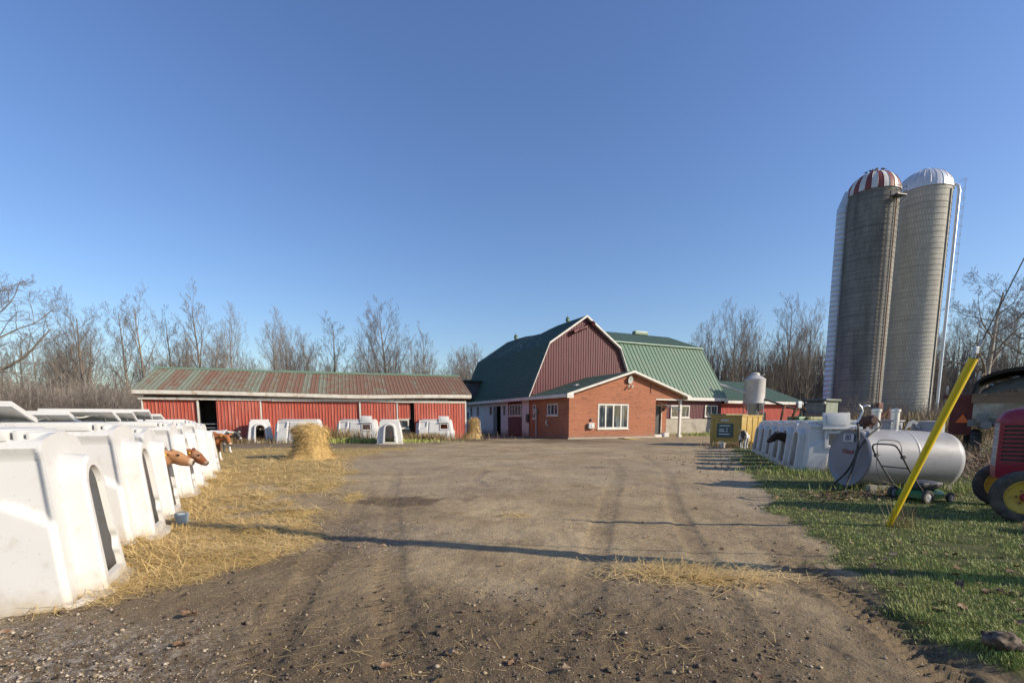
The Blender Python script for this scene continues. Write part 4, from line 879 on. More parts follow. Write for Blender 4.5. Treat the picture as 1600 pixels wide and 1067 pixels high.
tan, tan2, redb, redb2 = (.42, .22, .105), (.34, .17, .08), (.24, .085, .035), (.17, .06, .025)
def in_row(o, k, back, lat=0.): p = along(o, k) + HU * (-1.38 + back) + RV * lat; return (p.x, p.y, gz(p.x, p.y))
F0 = (-3.52, 4.28, 0)
hd, nk = (12, -12), (.3, 0, .12); cow('calf', 'tan calf looking out of the third hutch, head turned to the yard', in_row(F0, 3.62, .54, .0), RA + R(HROT), m_cow('tan_coat', tan, tan2, muzzle=head_pt(hd, nk)), hd, nk)
hd, nk = (32, -8), (.26, 0, .0); cow('calf', 'red brown calf with its head low out of the fourth hutch', in_row(F0, 5.72, .61, .02), RA + R(HROT), m_cow('red_brown_coat', redb, redb2, (.3, .16, .1), 7, .62, head_pt(hd, nk), mz=(.3, .2, .16)), hd, nk)
hd, nk = (40, 14), (.2, 0, -.12); cow('calf', 'fawn calf lying back inside the second hutch, only its muzzle showing', in_row(F0, 1.97, .36, .02), RA + R(HROT), m_cow('fawn_coat', (.5, .3, .16), (.42, .25, .13), muzzle=head_pt(hd, nk), mz=(.65, .45, .36), tip=(.4, .22, .18)), hd, nk)
hd, nk = (48, -14), (.3, 0, .02); cow('calf', 'brown calf with white forelegs standing past the end of the left hutch row', (-10.75, 17.1, gz(-10.75, 17.1)), R(-6), m_cow('brown_white_coat', (.36, .14, .05), (.28, .1, .04), muzzle=head_pt(hd, nk), legs=(.3, (.75, .7, .65)), belly=(.1, .045, .025)), hd, nk, 1.08)
hd, nk = (36, -18), (.32, 0, .02); cow('calf', 'black and white calf standing behind the brown one', (-12.9, 21.4, gz(-12.9, 21.4)), R(2), m_cow('black_white_coat', (.75, .72, .68), (.68, .64, .6), (.02, .019, .018), 1.7, .5, head_pt(hd, nk), head=(.02, .018, .018), mz=(.6, .55, .52), tip=(.1, .08, .08)), hd, nk, 1.08)
p = Vector((7.95, 13.75, 0)) + QV * 1.62 + QH * (-1.3 + .66)
hd, nk = (26, 8), (.34, 0, .1); cow('calf', 'dark brown calf leaning out of the shaded right hutch, head over the grass', (p.x, p.y, gz(p.x, p.y)), math.pi - RB + R(10), m_cow('dark_brown_coat', (.06, .034, .024), (.04, .022, .016), muzzle=head_pt(hd, nk), mz=(.1, .06, .045), tip=(.02, .016, .015)), hd, nk, 1.08)
hd, nk = (30, 62), (.2, 0, .16); cow('calf', 'black and white calf standing by the mustard bin, facing the hutches', (11.35, 23.9, gz(11.35, 23.9)), R(-122), m_cow('pied_coat', (.72, .71, .7), (.66, .64, .62), (.025, .023, .022), 2.4, .56, head_pt(hd, nk), head=(.05, .045, .04), mz=(.7, .62, .55), tip=(.5, .36, .32)), hd, nk, .92)
ha = R(-62); p = Vector((-16.3, 31.6, 0)) + Vector((math.cos(ha), math.sin(ha), 0)) * .35
hd, nk = (20, 0), (.22, 0, .16); cow('calf', 'dark calf with a pale blaze standing in the hutch left of the straw bale', (p.x, p.y, gz(p.x, p.y)), ha, m_cow('dark_coat', (.03, .026, .024), (.02, .018, .016), (.6, .55, .5), 5, .7, head_pt(hd, nk)), hd, nk, 1.05)
# ------------------------------------------------------------------ fuel tank
M['tank'] = mk('grey_tank_paint', (.32, .325, .34), (.25, .255, .27), 1.6, .5, .05, stretch=(.5, 1, 1), dirt=(.17, .155, .14), dscale=1.6, dlo=.52, dhi=.8)
tank = thing('fuel_tank', 'long grey cylindrical fuel tank lying on blocks behind the lawn mower', 'fuel tank', (6.95, 10.05, gz(7, 10)), R(1.5))
TX = Matrix.Translation((0, 0, .64)) @ Matrix.Rotation(R(92), 4, 'Y')
m = MB(); m.lathe([(.585, .02), (.595, .03), (.595, .06), (.595, .985), (.595, 1.0), (.6, 1.01), (.6, 1.03), (.595, 1.04), (.595, 1.055), (.595, 1.83), (.595, 1.86), (.57, 1.95), (.46, 2.03), (.25, 2.09), (.001, 2.11)], 56, TX); m.build('shell', M['tank'], tank, 50)
m = MB(); m.lathe([(.595, .03), (.585, .0), (.57, .012), (.4, -.0), (.001, -.01)], 56, TX); eh = m.build('end_plate', mk('end_plate_shade_grey', (.22, .23, .26), (.18, .187, .215), 1.5, .45), tank, 50)  # darker than the shell: shade on this end put into its colour
for k, x in enumerate((.5, .98)):
    m = MB(); m.lathe([(.085, 1.15), (.085, 1.56), (.1, 1.57), (.1, 1.62), (.001, 1.64)], 14, Matrix.Translation((x, -.02 + .1 * k, 0))); m.build('vent_pipe', M['chrome'], tank, 40)
m = MB(); m.lathe([(.28, 1.1), (.28, 1.36), (.31, 1.37), (.31, 1.4), (.001, 1.41)], 20, Matrix.Translation((1.0, .32, 0))); m.build('manhole', M['tank'], tank, 40)
m = MB(); m.lathe([(.27, 1.1), (.27, 1.36), (.29, 1.37), (.001, 1.39)], 20, Matrix.Translation((1.72, .1, 0))); m.build('manhole', M['tank'], tank, 40)
m = MB()
lug = [(1.14, 1.2), (1.2, 1.36), (1.3, 1.41), (1.4, 1.36), (1.46, 1.2)]; hole = [(1.27, 1.28), (1.28, 1.33), (1.31, 1.34), (1.34, 1.32), (1.34, 1.27)]
for y in (-.02, .0): m.loft([[(x, y, z) for x, z in lug], [(x, y, z) for x, z in hole]])
m.loft([[(x, -.02, z) for x, z in lug], [(x, .0, z) for x, z in lug]]); m.build('lifting_lug', M['tank'], tank)
m = MB(); m.bbox(-.07, .09, -.1, .1, 1.28, 1.5, .03, Matrix.Translation((.28, -.02, -.02))); m.lathe([(.1, 0), (.1, .12), (.07, .16)], 14, Matrix.Translation((.3, -.1, 1.4)) @ Matrix.Rotation(R(90), 4, 'X'), True); m.tube([(.28, 0, 1.1), (.28, 0, 1.4)], .05, 8); m.build('pump', mk('pump_reel', (.07, .035, .025), (.1, .045, .03), 6, .7), tank, 40)
m = MB(); m.tube([(.04, -.1, 1.3), (.1, -.12, 1.45), (.14, -.12, 1.58), (.1, -.12, 1.66), (.07, -.1, 1.71)], [.02, .02, .018, .02, .014], 8); m.tube([(.1, -.12, 1.65), (.2, -.14, 1.69), (.27, -.14, 1.68)], [.014, .017, .008], 7); m.bbox(-.05, .12, -.2, -.05, 1.2, 1.27, .02); m.build('fuel_nozzle', M['chrome'], tank, 40)
m = MB(); h1 = [(.06, -.12, 1.34), (-.05, -.3, 1.22), (-.09, -.38, .95), (-.09, -.34, .7), (-.1, -.2, .42), (-.12, -.02, .22), (-.2, .1, .06), (-.35, .0, .03)]
def smooth_path(p, k=5):
    p = [Vector(q) for q in p]; o = []
    for i in range(len(p) - 1):
        a, b, c, d = p[max(i - 1, 0)], p[i], p[i + 1], p[min(i + 2, len(p) - 1)]
        for j in range(k): t = j / k; o.append(.5 * ((2 * b) + (c - a) * t + (2 * a - 5 * b + 4 * c - d) * t * t + (3 * b - a - 3 * c + d) * t ** 3))
    return o + [p[-1]]
m.tube(smooth_path(h1), .021, 8); m.tube(smooth_path([(.34, -.14, 1.5), (.4, -.3, 1.3), (.1, -.4, 1.1), (-.1, -.42, .82), (-.2, -.45, .5), (-.32, -.5, .2), (-.42, -.52, .04), (-.5, -.3, .02)]), .018, 8); m.build('hose', M['black_rubber'], tank, 60)
m = MB(); m.box(.35, .6, -.45, .45, -.05, .1); m.box(1.6, 1.85, -.45, .45, -.05, .1); m.box(.05, .19, -.62, -.5, -.03, .13); build_each(m, 'support_block', M['concrete'], tank)
EM = Matrix(((0, 0, -1, 0), (-1, 0, 0, 0), (0, 1, 0, 0), (0, 0, 0, 1)))
navy = mk('navy_numeral', (.03, .035, .12), (.03, .03, .1), 3, .5); redl = mk('red_lettering', (.34, .06, .05), (.25, .05, .05), 8, .6)
m = MB(); m.box(-.024, -.02, -.16, .14, .96, 1.12); m.build('sticker', mk('pale_sticker', (.5, .5, .52), (.42, .42, .46), 5, .5), tank)
text_mesh('numeral', '80', .17, navy, tank, Matrix.Translation((-.026, 0, 1.04)) @ EM); text_mesh('lettering', 'Diesel', .13, redl, tank, Matrix.Translation((-.022, -.02, .76)) @ EM)

# ------------------------------------------------------------------ push lawn mower
mow = thing('lawn_mower', 'push lawn mower with tall black handle and green deck, before the grey tank', 'lawn mower', (6.95, 8.42, gz(7, 8.4)), R(12))
m = MB(); deck = [(0, -.24), (.1, -.27), (.35, -.27), (.52, -.2), (.6, -.06), (.6, .06), (.52, .2), (.35, .27), (.1, .27), (0, .24)]
m.loft([[(x, y * 1.02, .07) for x, y in deck], [(x, y, .15) for x, y in deck], [(.3 + (x - .3) * .85, y * .85, .19) for x, y in deck], [(.3 + (x - .3) * .5, y * .5, .2) for x, y in deck]], True); m.build('deck', mk('green_deck', (.04, .17, .045), (.03, .12, .035), 4, .45), mow, 40)
m = MB(); m.lathe([(.2, .2), (.21, .24), (.2, .3), (.14, .33), (.001, .335)], 18, Matrix.Translation((.3, 0, .02)) @ Matrix.Diagonal((1.05, .95, 1, 1))); m.bbox(.08, .52, -.17, .17, .25, .34, .04); m.build('engine', mk('dark_engine', (.06, .06, .065), (.04, .04, .045), 5, .5), mow, 40)
def small_wheel(parent, x, y, r_, w, hub, off=.0):
    m = MB(); T = Matrix.Translation((x, y, r_ + off)) @ Matrix.Rotation(R(90), 4, 'X'); m.lathe([(r_ * .62, -w / 2), (r_ * .93, -w / 2), (r_, -w / 4), (r_, w / 4), (r_ * .93, w / 2), (r_ * .62, w / 2)], 22, T)
    o = m.build('wheel', M['black_rubber'], parent, 40); m = MB(); m.lathe([(r_ * .62, -w * .35), (r_ * .5, -w * .3), (r_ * .2, -w * .5), (.001, -w * .55)], 16, T); m.lathe([(r_ * .62, w * .35), (r_ * .5, w * .3), (r_ * .2, w * .5), (.001, w * .55)], 16, T); m.build('hub', hub, o, 40); return o
hubm = mk('grey_hub', (.4, .4, .42), (.33, .33, .35), 5, .5)
small_wheel(mow, .02, -.3, .115, .06, hubm); small_wheel(mow, .02, .3, .115, .06, hubm); small_wheel(mow, .58, -.25, .085, .05, hubm); small_wheel(mow, .58, .25, .085, .05, hubm)
m = MB(); m.tube(smooth_path([(.02, -.23, .17), (-.28, -.235, .5), (-.5, -.24, .78), (-.6, -.23, .93), (-.63, -.17, .99), (-.635, 0, 1.0), (-.63, .17, .99), (-.6, .23, .93), (-.5, .24, .78), (-.28, .235, .5), (.02, .23, .17)], 5), .0135, 8); m.tube([(-.36, -.235, .6), (-.37, .235, .6)], .011, 7); m.build('handle', M['black_metal'], mow, 60)
m = MB(); m.tube(smooth_path([(-.5, -.22, .82), (-.53, -.21, .98), (-.55, -.14, 1.06), (-.55, .14, 1.06), (-.53, .21, .98), (-.5, .22, .82)]), .006, 6); m.tube(smooth_path([(-.52, .2, .85), (-.4, .3, .6), (-.3, .28, .35), (-.05, .2, .25)]), .005, 5); m.build('control_bail', M['black_metal'], mow, 60)
for y in (-.24, .24):
    m = MB(); m.lathe([(.03, -.025), (.035, 0), (.03, .025)], 8, Matrix.Translation((-.5, y, .79)) @ Matrix.Rotation(R(90), 4, 'X'), True); m.tube([(-.5, y, .79), (-.42, y, .81)], .012, 6); m.build('clamp_knob', M['black_metal'], mow, 40)

# ------------------------------------------------------------------ old red tractor
trac = thing('red_tractor', 'old red farm tractor with louvred grille and yellow wheels, at the edge of the grass', 'tractor', (7.66, 7.3, gz(7.6, 7.3)), R(143))
redp = mk('old_red_paint', (.31, .02, .042), (.24, .017, .034), 2, .4, .04, dirt=(.24, .09, .08), dscale=2.2, dlo=.52, dhi=.8); yel = mk('yellow_rim', (.55, .38, .05), (.44, .29, .04), 4, .55, .05, dirt=(.2, .14, .07), dscale=5, dlo=.5, dhi=.72)
def hood_sec(x, w, z0, z1, rr):
    o = [(x, -w, z0)]; o += [(x, -w, z1 - rr)]
    for k in range(1, 7): a = k / 6 * math.pi / 2; o.append((x, -w + rr * (1 - math.cos(a)), z1 - rr + rr * math.sin(a)))
    return o + [(p[0], -p[1], p[2]) for p in o[::-1]]
m = MB(); secs = [hood_sec(.30, .15, 1.38, 1.42, .04), hood_sec(.285, .19, 1.36, 1.47, .1), hood_sec(.24, .225, 1.35, 1.53, .14), hood_sec(.14, .245, 1.35, 1.58, .16), hood_sec(-.05, .25, 1.35, 1.605, .17), hood_sec(-.6, .25, 1.32, 1.62, .17), hood_sec(-1.5, .25, 1.3, 1.6, .17), hood_sec(-1.55, .23, 1.3, 1.56, .16)]
m.loft(secs); m.poly(secs[0]); m.poly(secs[-1][::-1]); m.build('hood', redp, trac, 40)
m = MB(); 
for q in (-1, 1):
    m.box(-.1, .0, q * .25 - .012, q * .25 + .012, .75, 1.36); m.box(-1.5, -.1, q * .25 - .012, q * .25 + .012, 1.12, 1.34)
    for k in range(10): z = .78 + k * .062; m.box(0, .27, q * .235 - .015, q * .235 + .015, z, z + .028, None)
    m.box(.25, .30, q * .2 - .03, q * .2 + .03, .7, 1.37)
    m.loft([[(.29, q * .2, .55), (-.1, q * .2, .55)], [(.3, q * .235, .72), (-.1, q * .25, .76)], [(.28, q * .235, .78), (-.1, q * .25, .78)]])
m.loft([[(.29, -.2, .55), (.29, .2, .55)], [(.3, -.235, .72), (.3, .235, .72)]]); m.build('side_panel', redp, trac, 40)
m = MB()
for k in range(13): y = -.17 + k * .0283; m.box(.285, .3, y - .006, y + .006, .72, 1.37)
for z in (.85, 1.0, 1.15, 1.28): m.box(.28, .302, -.18, .18, z, z + .012)
m.build('grille', M['galv'], trac)
m = MB(); m.box(-.05, .24, -.2, .2, .6, 1.36); m.bbox(-1.5, -.12, -.17, .17, .55, 1.3, .03); m.bbox(-2.6, -1.45, -.2, .2, .5, 1.05, .05); m.build('engine', mk('dark_grey_engine', (.1, .1, .095), (.06, .06, .055), 4, .7), trac, 40)
m = MB(); m.bbox(-.1, .2, -.18, .18, .42, .62, .03); m.tube([(.05, -.72, .38), (.05, -.3, .46), (.05, .3, .46), (.05, .72, .38)], .05, 8); m.build('front_axle', redp, trac, 40)
def tractor_wheel(x, y, r_, w, rimr, steer=0.):
    T = Matrix.Translation((x, y, r_ - .015)) @ Matrix.Rotation(R(steer), 4, 'Z') @ Matrix.Rotation(R(90), 4, 'X'); m = MB()
    pr = [(rimr, -w * .36), (rimr + (r_ - rimr) * .3, -w * .5), (rimr + (r_ - rimr) * .75, -w * .48), (r_ * .985, -w * .36)]
    for k in range(3): z = -w * .3 + w * .22 * k; pr += [(r_, z), (r_, z + w * .12), (r_ * .965, z + w * .13), (r_ * .965, z + w * .2)]
    pr += [(r_ * .985, w * .36), (rimr + (r_ - rimr) * .75, w * .48), (rimr + (r_ - rimr) * .3, w * .5), (rimr, w * .36)]; m.lathe(pr, 44, T); wo = m.build('wheel', M['black_rubber'], trac, 40)
    for q in (-1, 1): pass
    m = MB()
    for q in (-1, 1): m.lathe([(rimr * 1.03, q * w * .40), (rimr * .98, q * w * .42), (rimr * .93, q * w * .3), (rimr * .86, q * w * .24), (rimr * .8, q * w * .2), (rimr * .5, q * w * .16), (rimr * .2, q * w * .18), (.001, q * w * .18)], 36, T)
    m.build('rim', yel, wo, 35); m = MB()
    for q in (-1, 1):
        m.lathe([(rimr * .27, q * w * .18), (rimr * .25, q * w * .5), (rimr * .18, q * w * .62), (.001, q * w * .64)], 18, T)
    m.build('hub', redp, wo, 40); m = MB()
    for q in (-1, 1):
        for k in range(6): a = k * math.pi / 3; m.lathe([(.014, q * w * .16), (.014, q * w * .26), (.001, q * w * .27)], 6, T @ Matrix.Translation((rimr * .42 * math.cos(a), rimr * .42 * math.sin(a), 0)))
    m.build('wheel_bolt', M['rust'], wo); return wo
tractor_wheel(.05, .80, .365, .17, .225, 4); tractor_wheel(.05, -.80, .365, .17, .225, 4)
tractor_wheel(-2.25, .85, .68, .34, .36); tractor_wheel(-2.25, -.85, .68, .34, .36)
m = MB(); m.tube([(-1.5, 0, 1.4), (-1.95, 0, 1.6)], .025, 7); T = Matrix.Translation((-1.96, 0, 1.61)) @ Matrix.Rotation(R(-65), 4, 'Y'); m.tube([T @ Vector(polar(.21, 2 * math.pi * k / 20, 0)) for k in range(21)], .016, 6); m.tube([T @ Vector((-.2, 0, 0)), T @ Vector((.2, 0, 0))], .012, 5); m.build('steering_wheel', M['black_metal'], trac)
m = MB(); m.lathe([(.001, 1.12), (.2, 1.12), (.23, 1.2), (.2, 1.18), (.001, 1.17)], 16, Matrix.Translation((-2.5, 0, 0))); m.tube([(-2.45, 0, .9), (-2.5, 0, 1.13)], .04, 6); m.build('seat', redp, trac, 40)
m = MB(); m.tube([(-.55, -.12, 1.55), (-.55, -.12, 2.05)], .035, 8); m.build('exhaust_pipe', M['rust'], trac, 40)
m = MB(); m.tube([(-.3, 0, 1.6), (-.3, 0, 1.68)], [.05, .05], 10); m.build('cap', M['galv'], trac, 40)

# ------------------------------------------------------------------ guy wire with its yellow guard, and the pole it holds (right of the picture)
POLE = Vector((6.5, 3.57, 0))
GB = Vector((5.03, 6.40, gz(5.03, 6.4) - .05)); GD = (Vector((6.5, 3.57, 9.8)) - Vector((5.03, 6.40, 0))).normalized()
guy = thing('guy_wire', 'steel guy wire rising from the grass, its lower end in a bright yellow guard', 'guy wire', GB)
GT = GB + GD * 10.2
m = MB(); m.tube([(0, 0, 0), GD * 10.2], .006, 6); m.build('wire', M['black_metal'], guy)
side = GD.cross(Vector((0, 0, 1))).normalized(); fr = side.cross(GD).normalized()
m = MB(); rings = []
for k in range(13):
    t = k / 12 * 2.28; w = .062 * (.78 + .22 * t / 2.2); bend = side * (.02 * math.sin(t * 1.3)); c = GD * t + bend; tip = 1 if k < 12 else .9
    rings.append([c + side * (w * math.cos(a) * tip) - fr * (w * .75 * math.sin(a)) for a in [R(-35 + 250 * j / 10) for j in range(11)]])
m.loft(rings); m.loft([[p * 1 + GD * 0 - (p - GD * (2.28 * i / 12)) * .08 for p in r_] for i, r_ in enumerate(rings)])
m.build('guard', mk('yellow_guard', (.72, .52, .01), (.62, .44, .01), 2.5, .5, .02, dirt=(.5, .36, .04), dscale=2, dlo=.58, dhi=.8), guy, 50)
m = MB(); m.tube([GD * 2.3, GD * 2.5], .014, 6); m.bbox(-.02, .02, -.02, .02, -.03, .05, .006, Matrix.Translation(GD * 2.36 + side * .03)); m.build('clamp', M['galv'], guy)
pole = thing('utility_pole', 'tall weathered wooden utility pole just outside the picture on the right', 'utility pole', POLE)
m = MB(); m.tube([(0, 0, -.5), (0, 0, 4), (0, 0, 10.2)], [.14, .125, .1], 14); m.build('post', mk('pole_wood', (.2, .15, .1), (.14, .1, .07), 3, .85, .3), pole, 60)
m = MB(); m.tube([(0, 0, 4.45), (-.7, 1.1, 0)], .012, 5); m.build('wire', M['black_metal'], pole)  # second wire, out of view, added only for its thin shadow

# ------------------------------------------------------------------ mustard bin and small things beside it
bin_ = thing('waste_bin', 'tall mustard coloured waste bin with a dark green sign, left of the right hutches', 'bin', (12.35, 26.3, gz(12.4, 26.3)), R(41))
mus = mk('mustard_paint', (.42, .28, .06), (.34, .22, .05), 2, .55, .05, dirt=(.2, .13, .06), dscale=1.2, dlo=.55, dhi=.8)
m = MB(); BT = Matrix.Identity(4)
m.bbox(0, 2.6, 0, 1.75, .12, 1.66, .03); m.box(-.03, 2.63, -.03, 1.78, 1.6, 1.68); m.box(-.02, 0, .1, .2, .15, 1.6); m.box(-.02, 0, 1.55, 1.65, .15, 1.6)
for x in (.6, 1.3, 2.0): m.box(x, x + .08, -.03, 0, .15, 1.6)
m.box(.1, 2.5, .1, 1.65, -.05, .12); m.build('body', mus, bin_, 40)
m = MB(); m.bbox(-.05, 2.65, .85, 1.8, 1.68, 1.74, .02); m.build('lid', mk('dull_green_lid', (.25, .25, .12), (.2, .2, .1), 2, .6), bin_)
m = MB(); m.box(-.035, -.02, .45, 1.35, .45, 1.22); sg = m.build('sign', mk('dark_green_sign', (.05, .09, .08), (.04, .07, .06), 4, .6), bin_)
wl_ = mk('pale_lettering', (.6, .65, .63), (.5, .55, .53), 6, .6)
m = MB()
for z, a, b in ((1.1, .62, 1.2), (.9, .95, 1.22), (.8, .9, 1.22), (.64, .62, 1.22)): m.box(-.042, -.036, a, b, z - .025, z + .025)
m.build('lettering', wl_, sg); BM = Matrix(((0, 0, -1, 0), (-1, 0, 0, 0), (0, 1, 0, 0), (0, 0, 0, 1)))
text_mesh('numeral', '2', .3, wl_, sg, Matrix.Translation((-.043, .78, .86)) @ BM)
m = MB(); m.box(-.035, -.02, .7, 1.15, 1.33, 1.45); m.build('label', mk('pale_sticker', (.5, .47, .38), (.42, .4, .33), 5, .6), bin_)
def bucket(name, label, x, y, col, r_=.16, h=.32, group=None):
    b = thing(name, label, 'bucket', (x, y, gz(x, y) - .01), rnd.uniform(0, 6), group); m = MB(); m.lathe([(.001, .01), (r_ * .8, 0), (r_, h), (r_ * 1.06, h), (r_ * 1.06, h - .02), (r_ * .96, h - .01), (r_ * .78, .03), (.001, .03)], 20); m.build('body', col, b, 40)
    m = MB(); m.tube([(r_ * 1.05 * math.cos(a), r_ * .4 * math.sin(a) * .3 + .0, h - .02 + r_ * .6 * math.sin(a)) for a in [math.pi * k / 10 for k in range(11)]], .006, 5); m.build('handle', M['galv'], b); return b
bucket('bucket', 'red bucket standing at the left corner of the mustard bin', 12.15, 29.0, mk('red_plastic', (.32, .02, .03), (.25, .015, .02), 3, .45), .33, .62)
p = along(F0, 2.62) + RU * .10
bucket('bucket', 'small pale blue bucket at the foot of the second left hutch', p.x, p.y, mk('pale_blue_plastic', (.42, .5, .55), (.3, .36, .4), 5, .5), .085, .15)
bucket('bucket', 'white bucket lying near the black and white calf by the mustard bin', 10.75, 24.9, M['white_trim'], .15, .26)
bucket('bucket', 'pale bucket behind the white one, under the mustard bin sign', 11.2, 26.1, M['white_wood'], .14, .25)

# ------------------------------------------------------------------ straw bale and straw stack
def straw_shell(name, label, loc, prof, n, lump, cat):
    o = thing(name, label, cat, (*loc, gz(*loc) - .03)); m = MB(); rg = []
    rr = random.Random(hash(prof[0]) & 255)
    for i, (r_, z) in enumerate(prof):
        row = []
        for j in range(n):
            a = 2 * math.pi * j / n; v = Vector((math.cos(a), math.sin(a), z * 1.2)); k = 1 + lump * (mnoise.noise(v * 1.6) + .6 * mnoise.noise(v * 4)); row.append((r_ * k * math.cos(a), r_ * k * math.sin(a), z + .03 * mnoise.noise(v * 5)))
        rg.append(row)
    m.loft(rg, True); m.build('core', M['straw'], o, 180)
    # loose straws standing out of the surface
    s_ = MB(); tot = int(3600 * max(p[0] for p in prof) + 800)
    for _ in range(tot):
        i = rr.uniform(0, len(prof) - 1.001); k = int(i); f = i - k; r_ = lerp(prof[k][0], prof[k + 1][0], f); z = lerp(prof[k][1], prof[k + 1][1], f); a = rr.uniform(0, 6.283)
        v = Vector((math.cos(a), math.sin(a), z * 1.2)); r_ *= 1 + lump * (mnoise.noise(v * 1.6) + .6 * mnoise.noise(v * 4)); c = Vector((r_ * math.cos(a), r_ * math.sin(a), z)); out = Vector((math.cos(a), math.sin(a), 0)); tg = Vector((-math.sin(a), math.cos(a), 0))
        d = (tg * rr.uniform(-1, 1) + Vector((0, 0, rr.uniform(-1.1, .5))) + out * rr.uniform(-.1, .45)).normalized(); L_ = rr.uniform(.1, .3); w = d.cross(out).normalized() * .004
        e = c + out * .01; s_.quad(e - w, e + w, e + d * L_ + w, e + d * L_ - w)
    s_.build('loose_straw', M['bale_straw'], o); return o
M['bale_straw'] = mk('bale_straw', (.62, .43, .17), (.3, .2, .07), 5, .75)  # darker copy of straw_blades, the bale's shade put into the colour
M['straw_blade'] = mk('straw_blades', (.82, .59, .25), (.5, .34, .115), 1.4, .65)
straw_shell('straw_bale', 'round straw bale standing on end with its side coming apart, before the red shed', (-7.45, 18.0), [(.98, 0), (.8, .08), (.64, .24), (.56, .5), (.57, .75), (.6, .98), (.56, 1.1), (.45, 1.17), (.25, 1.2), (.001, 1.21)], 60, .15, 'straw bale')
straw_shell('straw_stack', 'slender ragged stack of straw by the right end of the red shed', (-2.9, 37.6), [(.9, 0), (.72, .2), (.5, .45), (.4, .7), (.36, 1.05), (.34, 1.3), (.28, 1.42), (.1, 1.46), (.001, 1.47)], 28, .16, 'straw stack')
if 0: straw_shell('straw_heap', 'low heap of loose straw at the left foot of the round bale', (-8.55, 17.3), [(.75, 0), (.6, .12), (.4, .24), (.2, .32), (.001, .34)], 26, .25, 'straw heap')

# ------------------------------------------------------------------ silage wagon, red wagon behind it, green tractor
wag = thing('silage_wagon', 'old high sided wagon heaped with dark silage under a black tarp, behind the tractor', 'wagon', (15.2, 16.2, gz(15, 16)), R(-43))
cream = mk('cream_boards', (.42, .39, .31), (.33, .3, .23), 2, .7, .1, dirt=(.18, .13, .08), dscale=1.5, dlo=.5, dhi=.75)
m = MB(); m.box(0, 2.7, 0, .08, 1.45, 1.95); m.box(0, 2.7, 5.4, 5.48, 1.45, 1.95); m.box(0, .07, .08, 5.4, 1.45, 1.95); m.box(2.63, 2.7, .08, 5.4, 1.45, 1.95); m.box(0, 2.7, .1, 5.4, 1.4, 1.46); m.build('box_body', cream, wag)
m = MB(); m.box(-.05, 2.75, -.05, .0, 1.96, 2.2); m.box(-.05, 2.75, -.04, .02, 2.21, 2.27); m.box(-.06, .0, .0, 5.4, 1.96, 2.25); m.build('top_board', mk('brown_planks', (.22, .15, .09), (.15, .1, .06), 2, .8, .2), wag)
m = MB(); rg = []
for i in range(15):
    x = .02 + 2.66 * i / 14; ro = []
    for j in range(20):
        y = .05 + 5.2 * j / 19; b = math.sin(math.pi * min(1, max(0, i / 14))) ** .5; z = 2.05 + (.75 * min(1, .45 + j / 5)) * b + .09 * mnoise.noise((x * 3, y * 3, 0)) + .05 * mnoise.noise((x * 9, y * 9, 3)); ro.append((x, y, z))
    rg.append(ro)
m.loft(rg); m.build('silage', mk('dark_silage', (.17, .135, .075), (.09, .075, .045), 9, .95, .6, 30, dirt=(.2, .16, .09), dscale=12, dlo=.55, dhi=.7), wag, 180)
m = MB()
for k in range(16):
    x, y = rnd.uniform(.3, 2.4), rnd.uniform(.2, 1.6); z = 2.05 + .75 * min(1, .45 + y / 5.2 * 19 / 5) * math.sin(math.pi * x / 2.7) ** .5 + .1; w, d = rnd.uniform(.08, .28), rnd.uniform(.02, .06); m.add([(x, y, z), (x + w, y + .02, z - .02), (x + w * .8, y - d, z - .06), (x + w * .2, y - d, z - .03)], [(0, 1, 2, 3)])
build_each(m, 'plastic_scrap', mk('white_film', (.55, .56, .6), (.45, .46, .5), 6, .35), wag)
m = MB(); N2 = 14; o_ = []; i_ = []
for k in range(N2 + 1):
    a = math.pi * (1 - k / N2); x = 1.35 + 1.42 * math.cos(a) * 1; z = 2.3 + .82 * math.sin(a) ** .7; o_.append((x, z)); i_.append((1.35 + (x - 1.35) * .95, 2.3 + (z - 2.3) * .86))
m.loft([[(x, .5, z) for x, z in i_], [(x, .45, z) for x, z in o_], [(x, 5.3, z) for x, z in o_], [(x, 5.3, z - .03) for x, z in i_], [(x, .5, z) for x, z in i_]]); m.build('tarp', mk('black_tarp', (.015, .015, .016), (.025, .025, .026), 3, .5, .15, 6), wag, 60)
m = MB(); m.box(-.1, 2.8, -.1, .0, 1.2, 1.42); m.box(.2, .32, 0, 5.4, 1.1, 1.4); m.box(2.4, 2.52, 0, 5.4, 1.1, 1.4); m.lathe([(.14, -.1), (.14, .1)], 14, Matrix.Translation((.35, -.2, 1.25)) @ Matrix.Rotation(R(90), 4, 'X'), True); m.bbox(.1, .4, -.25, -.1, 1.3, 1.62, .03); m.tube([(.5, -.15, 1.3), (.9, -.18, 1.12), (1.5, -.15, 1.15), (2.2, -.12, 1.3)], .05, 7); m.build('chassis', mk('grey_gear', (.2, .2, .19), (.12, .12, .11), 4, .7), wag, 40)
for x in (.15, 2.55):
    for y in (.9, 4.4):
        m = MB(); T = Matrix.Translation((x, y, .52)) @ Matrix.Rotation(R(90), 4, 'Y'); m.lathe([(.3, -.13), (.5, -.14), (.53, -.05), (.53, .05), (.5, .14), (.3, .13), (.1, .05), (.001, .05)], 24, T); m.lathe([(.3, -.13), (.1, -.05), (.001, -.05)], 24, T); m.build('wheel', M['black_rubber'], wag, 40)
redw = thing('red_wagon', 'dark red wagon with an orange slow vehicle triangle, half hidden behind the yellow guard', 'wagon', (15.62, 17.0, gz(15, 17)), R(-42))
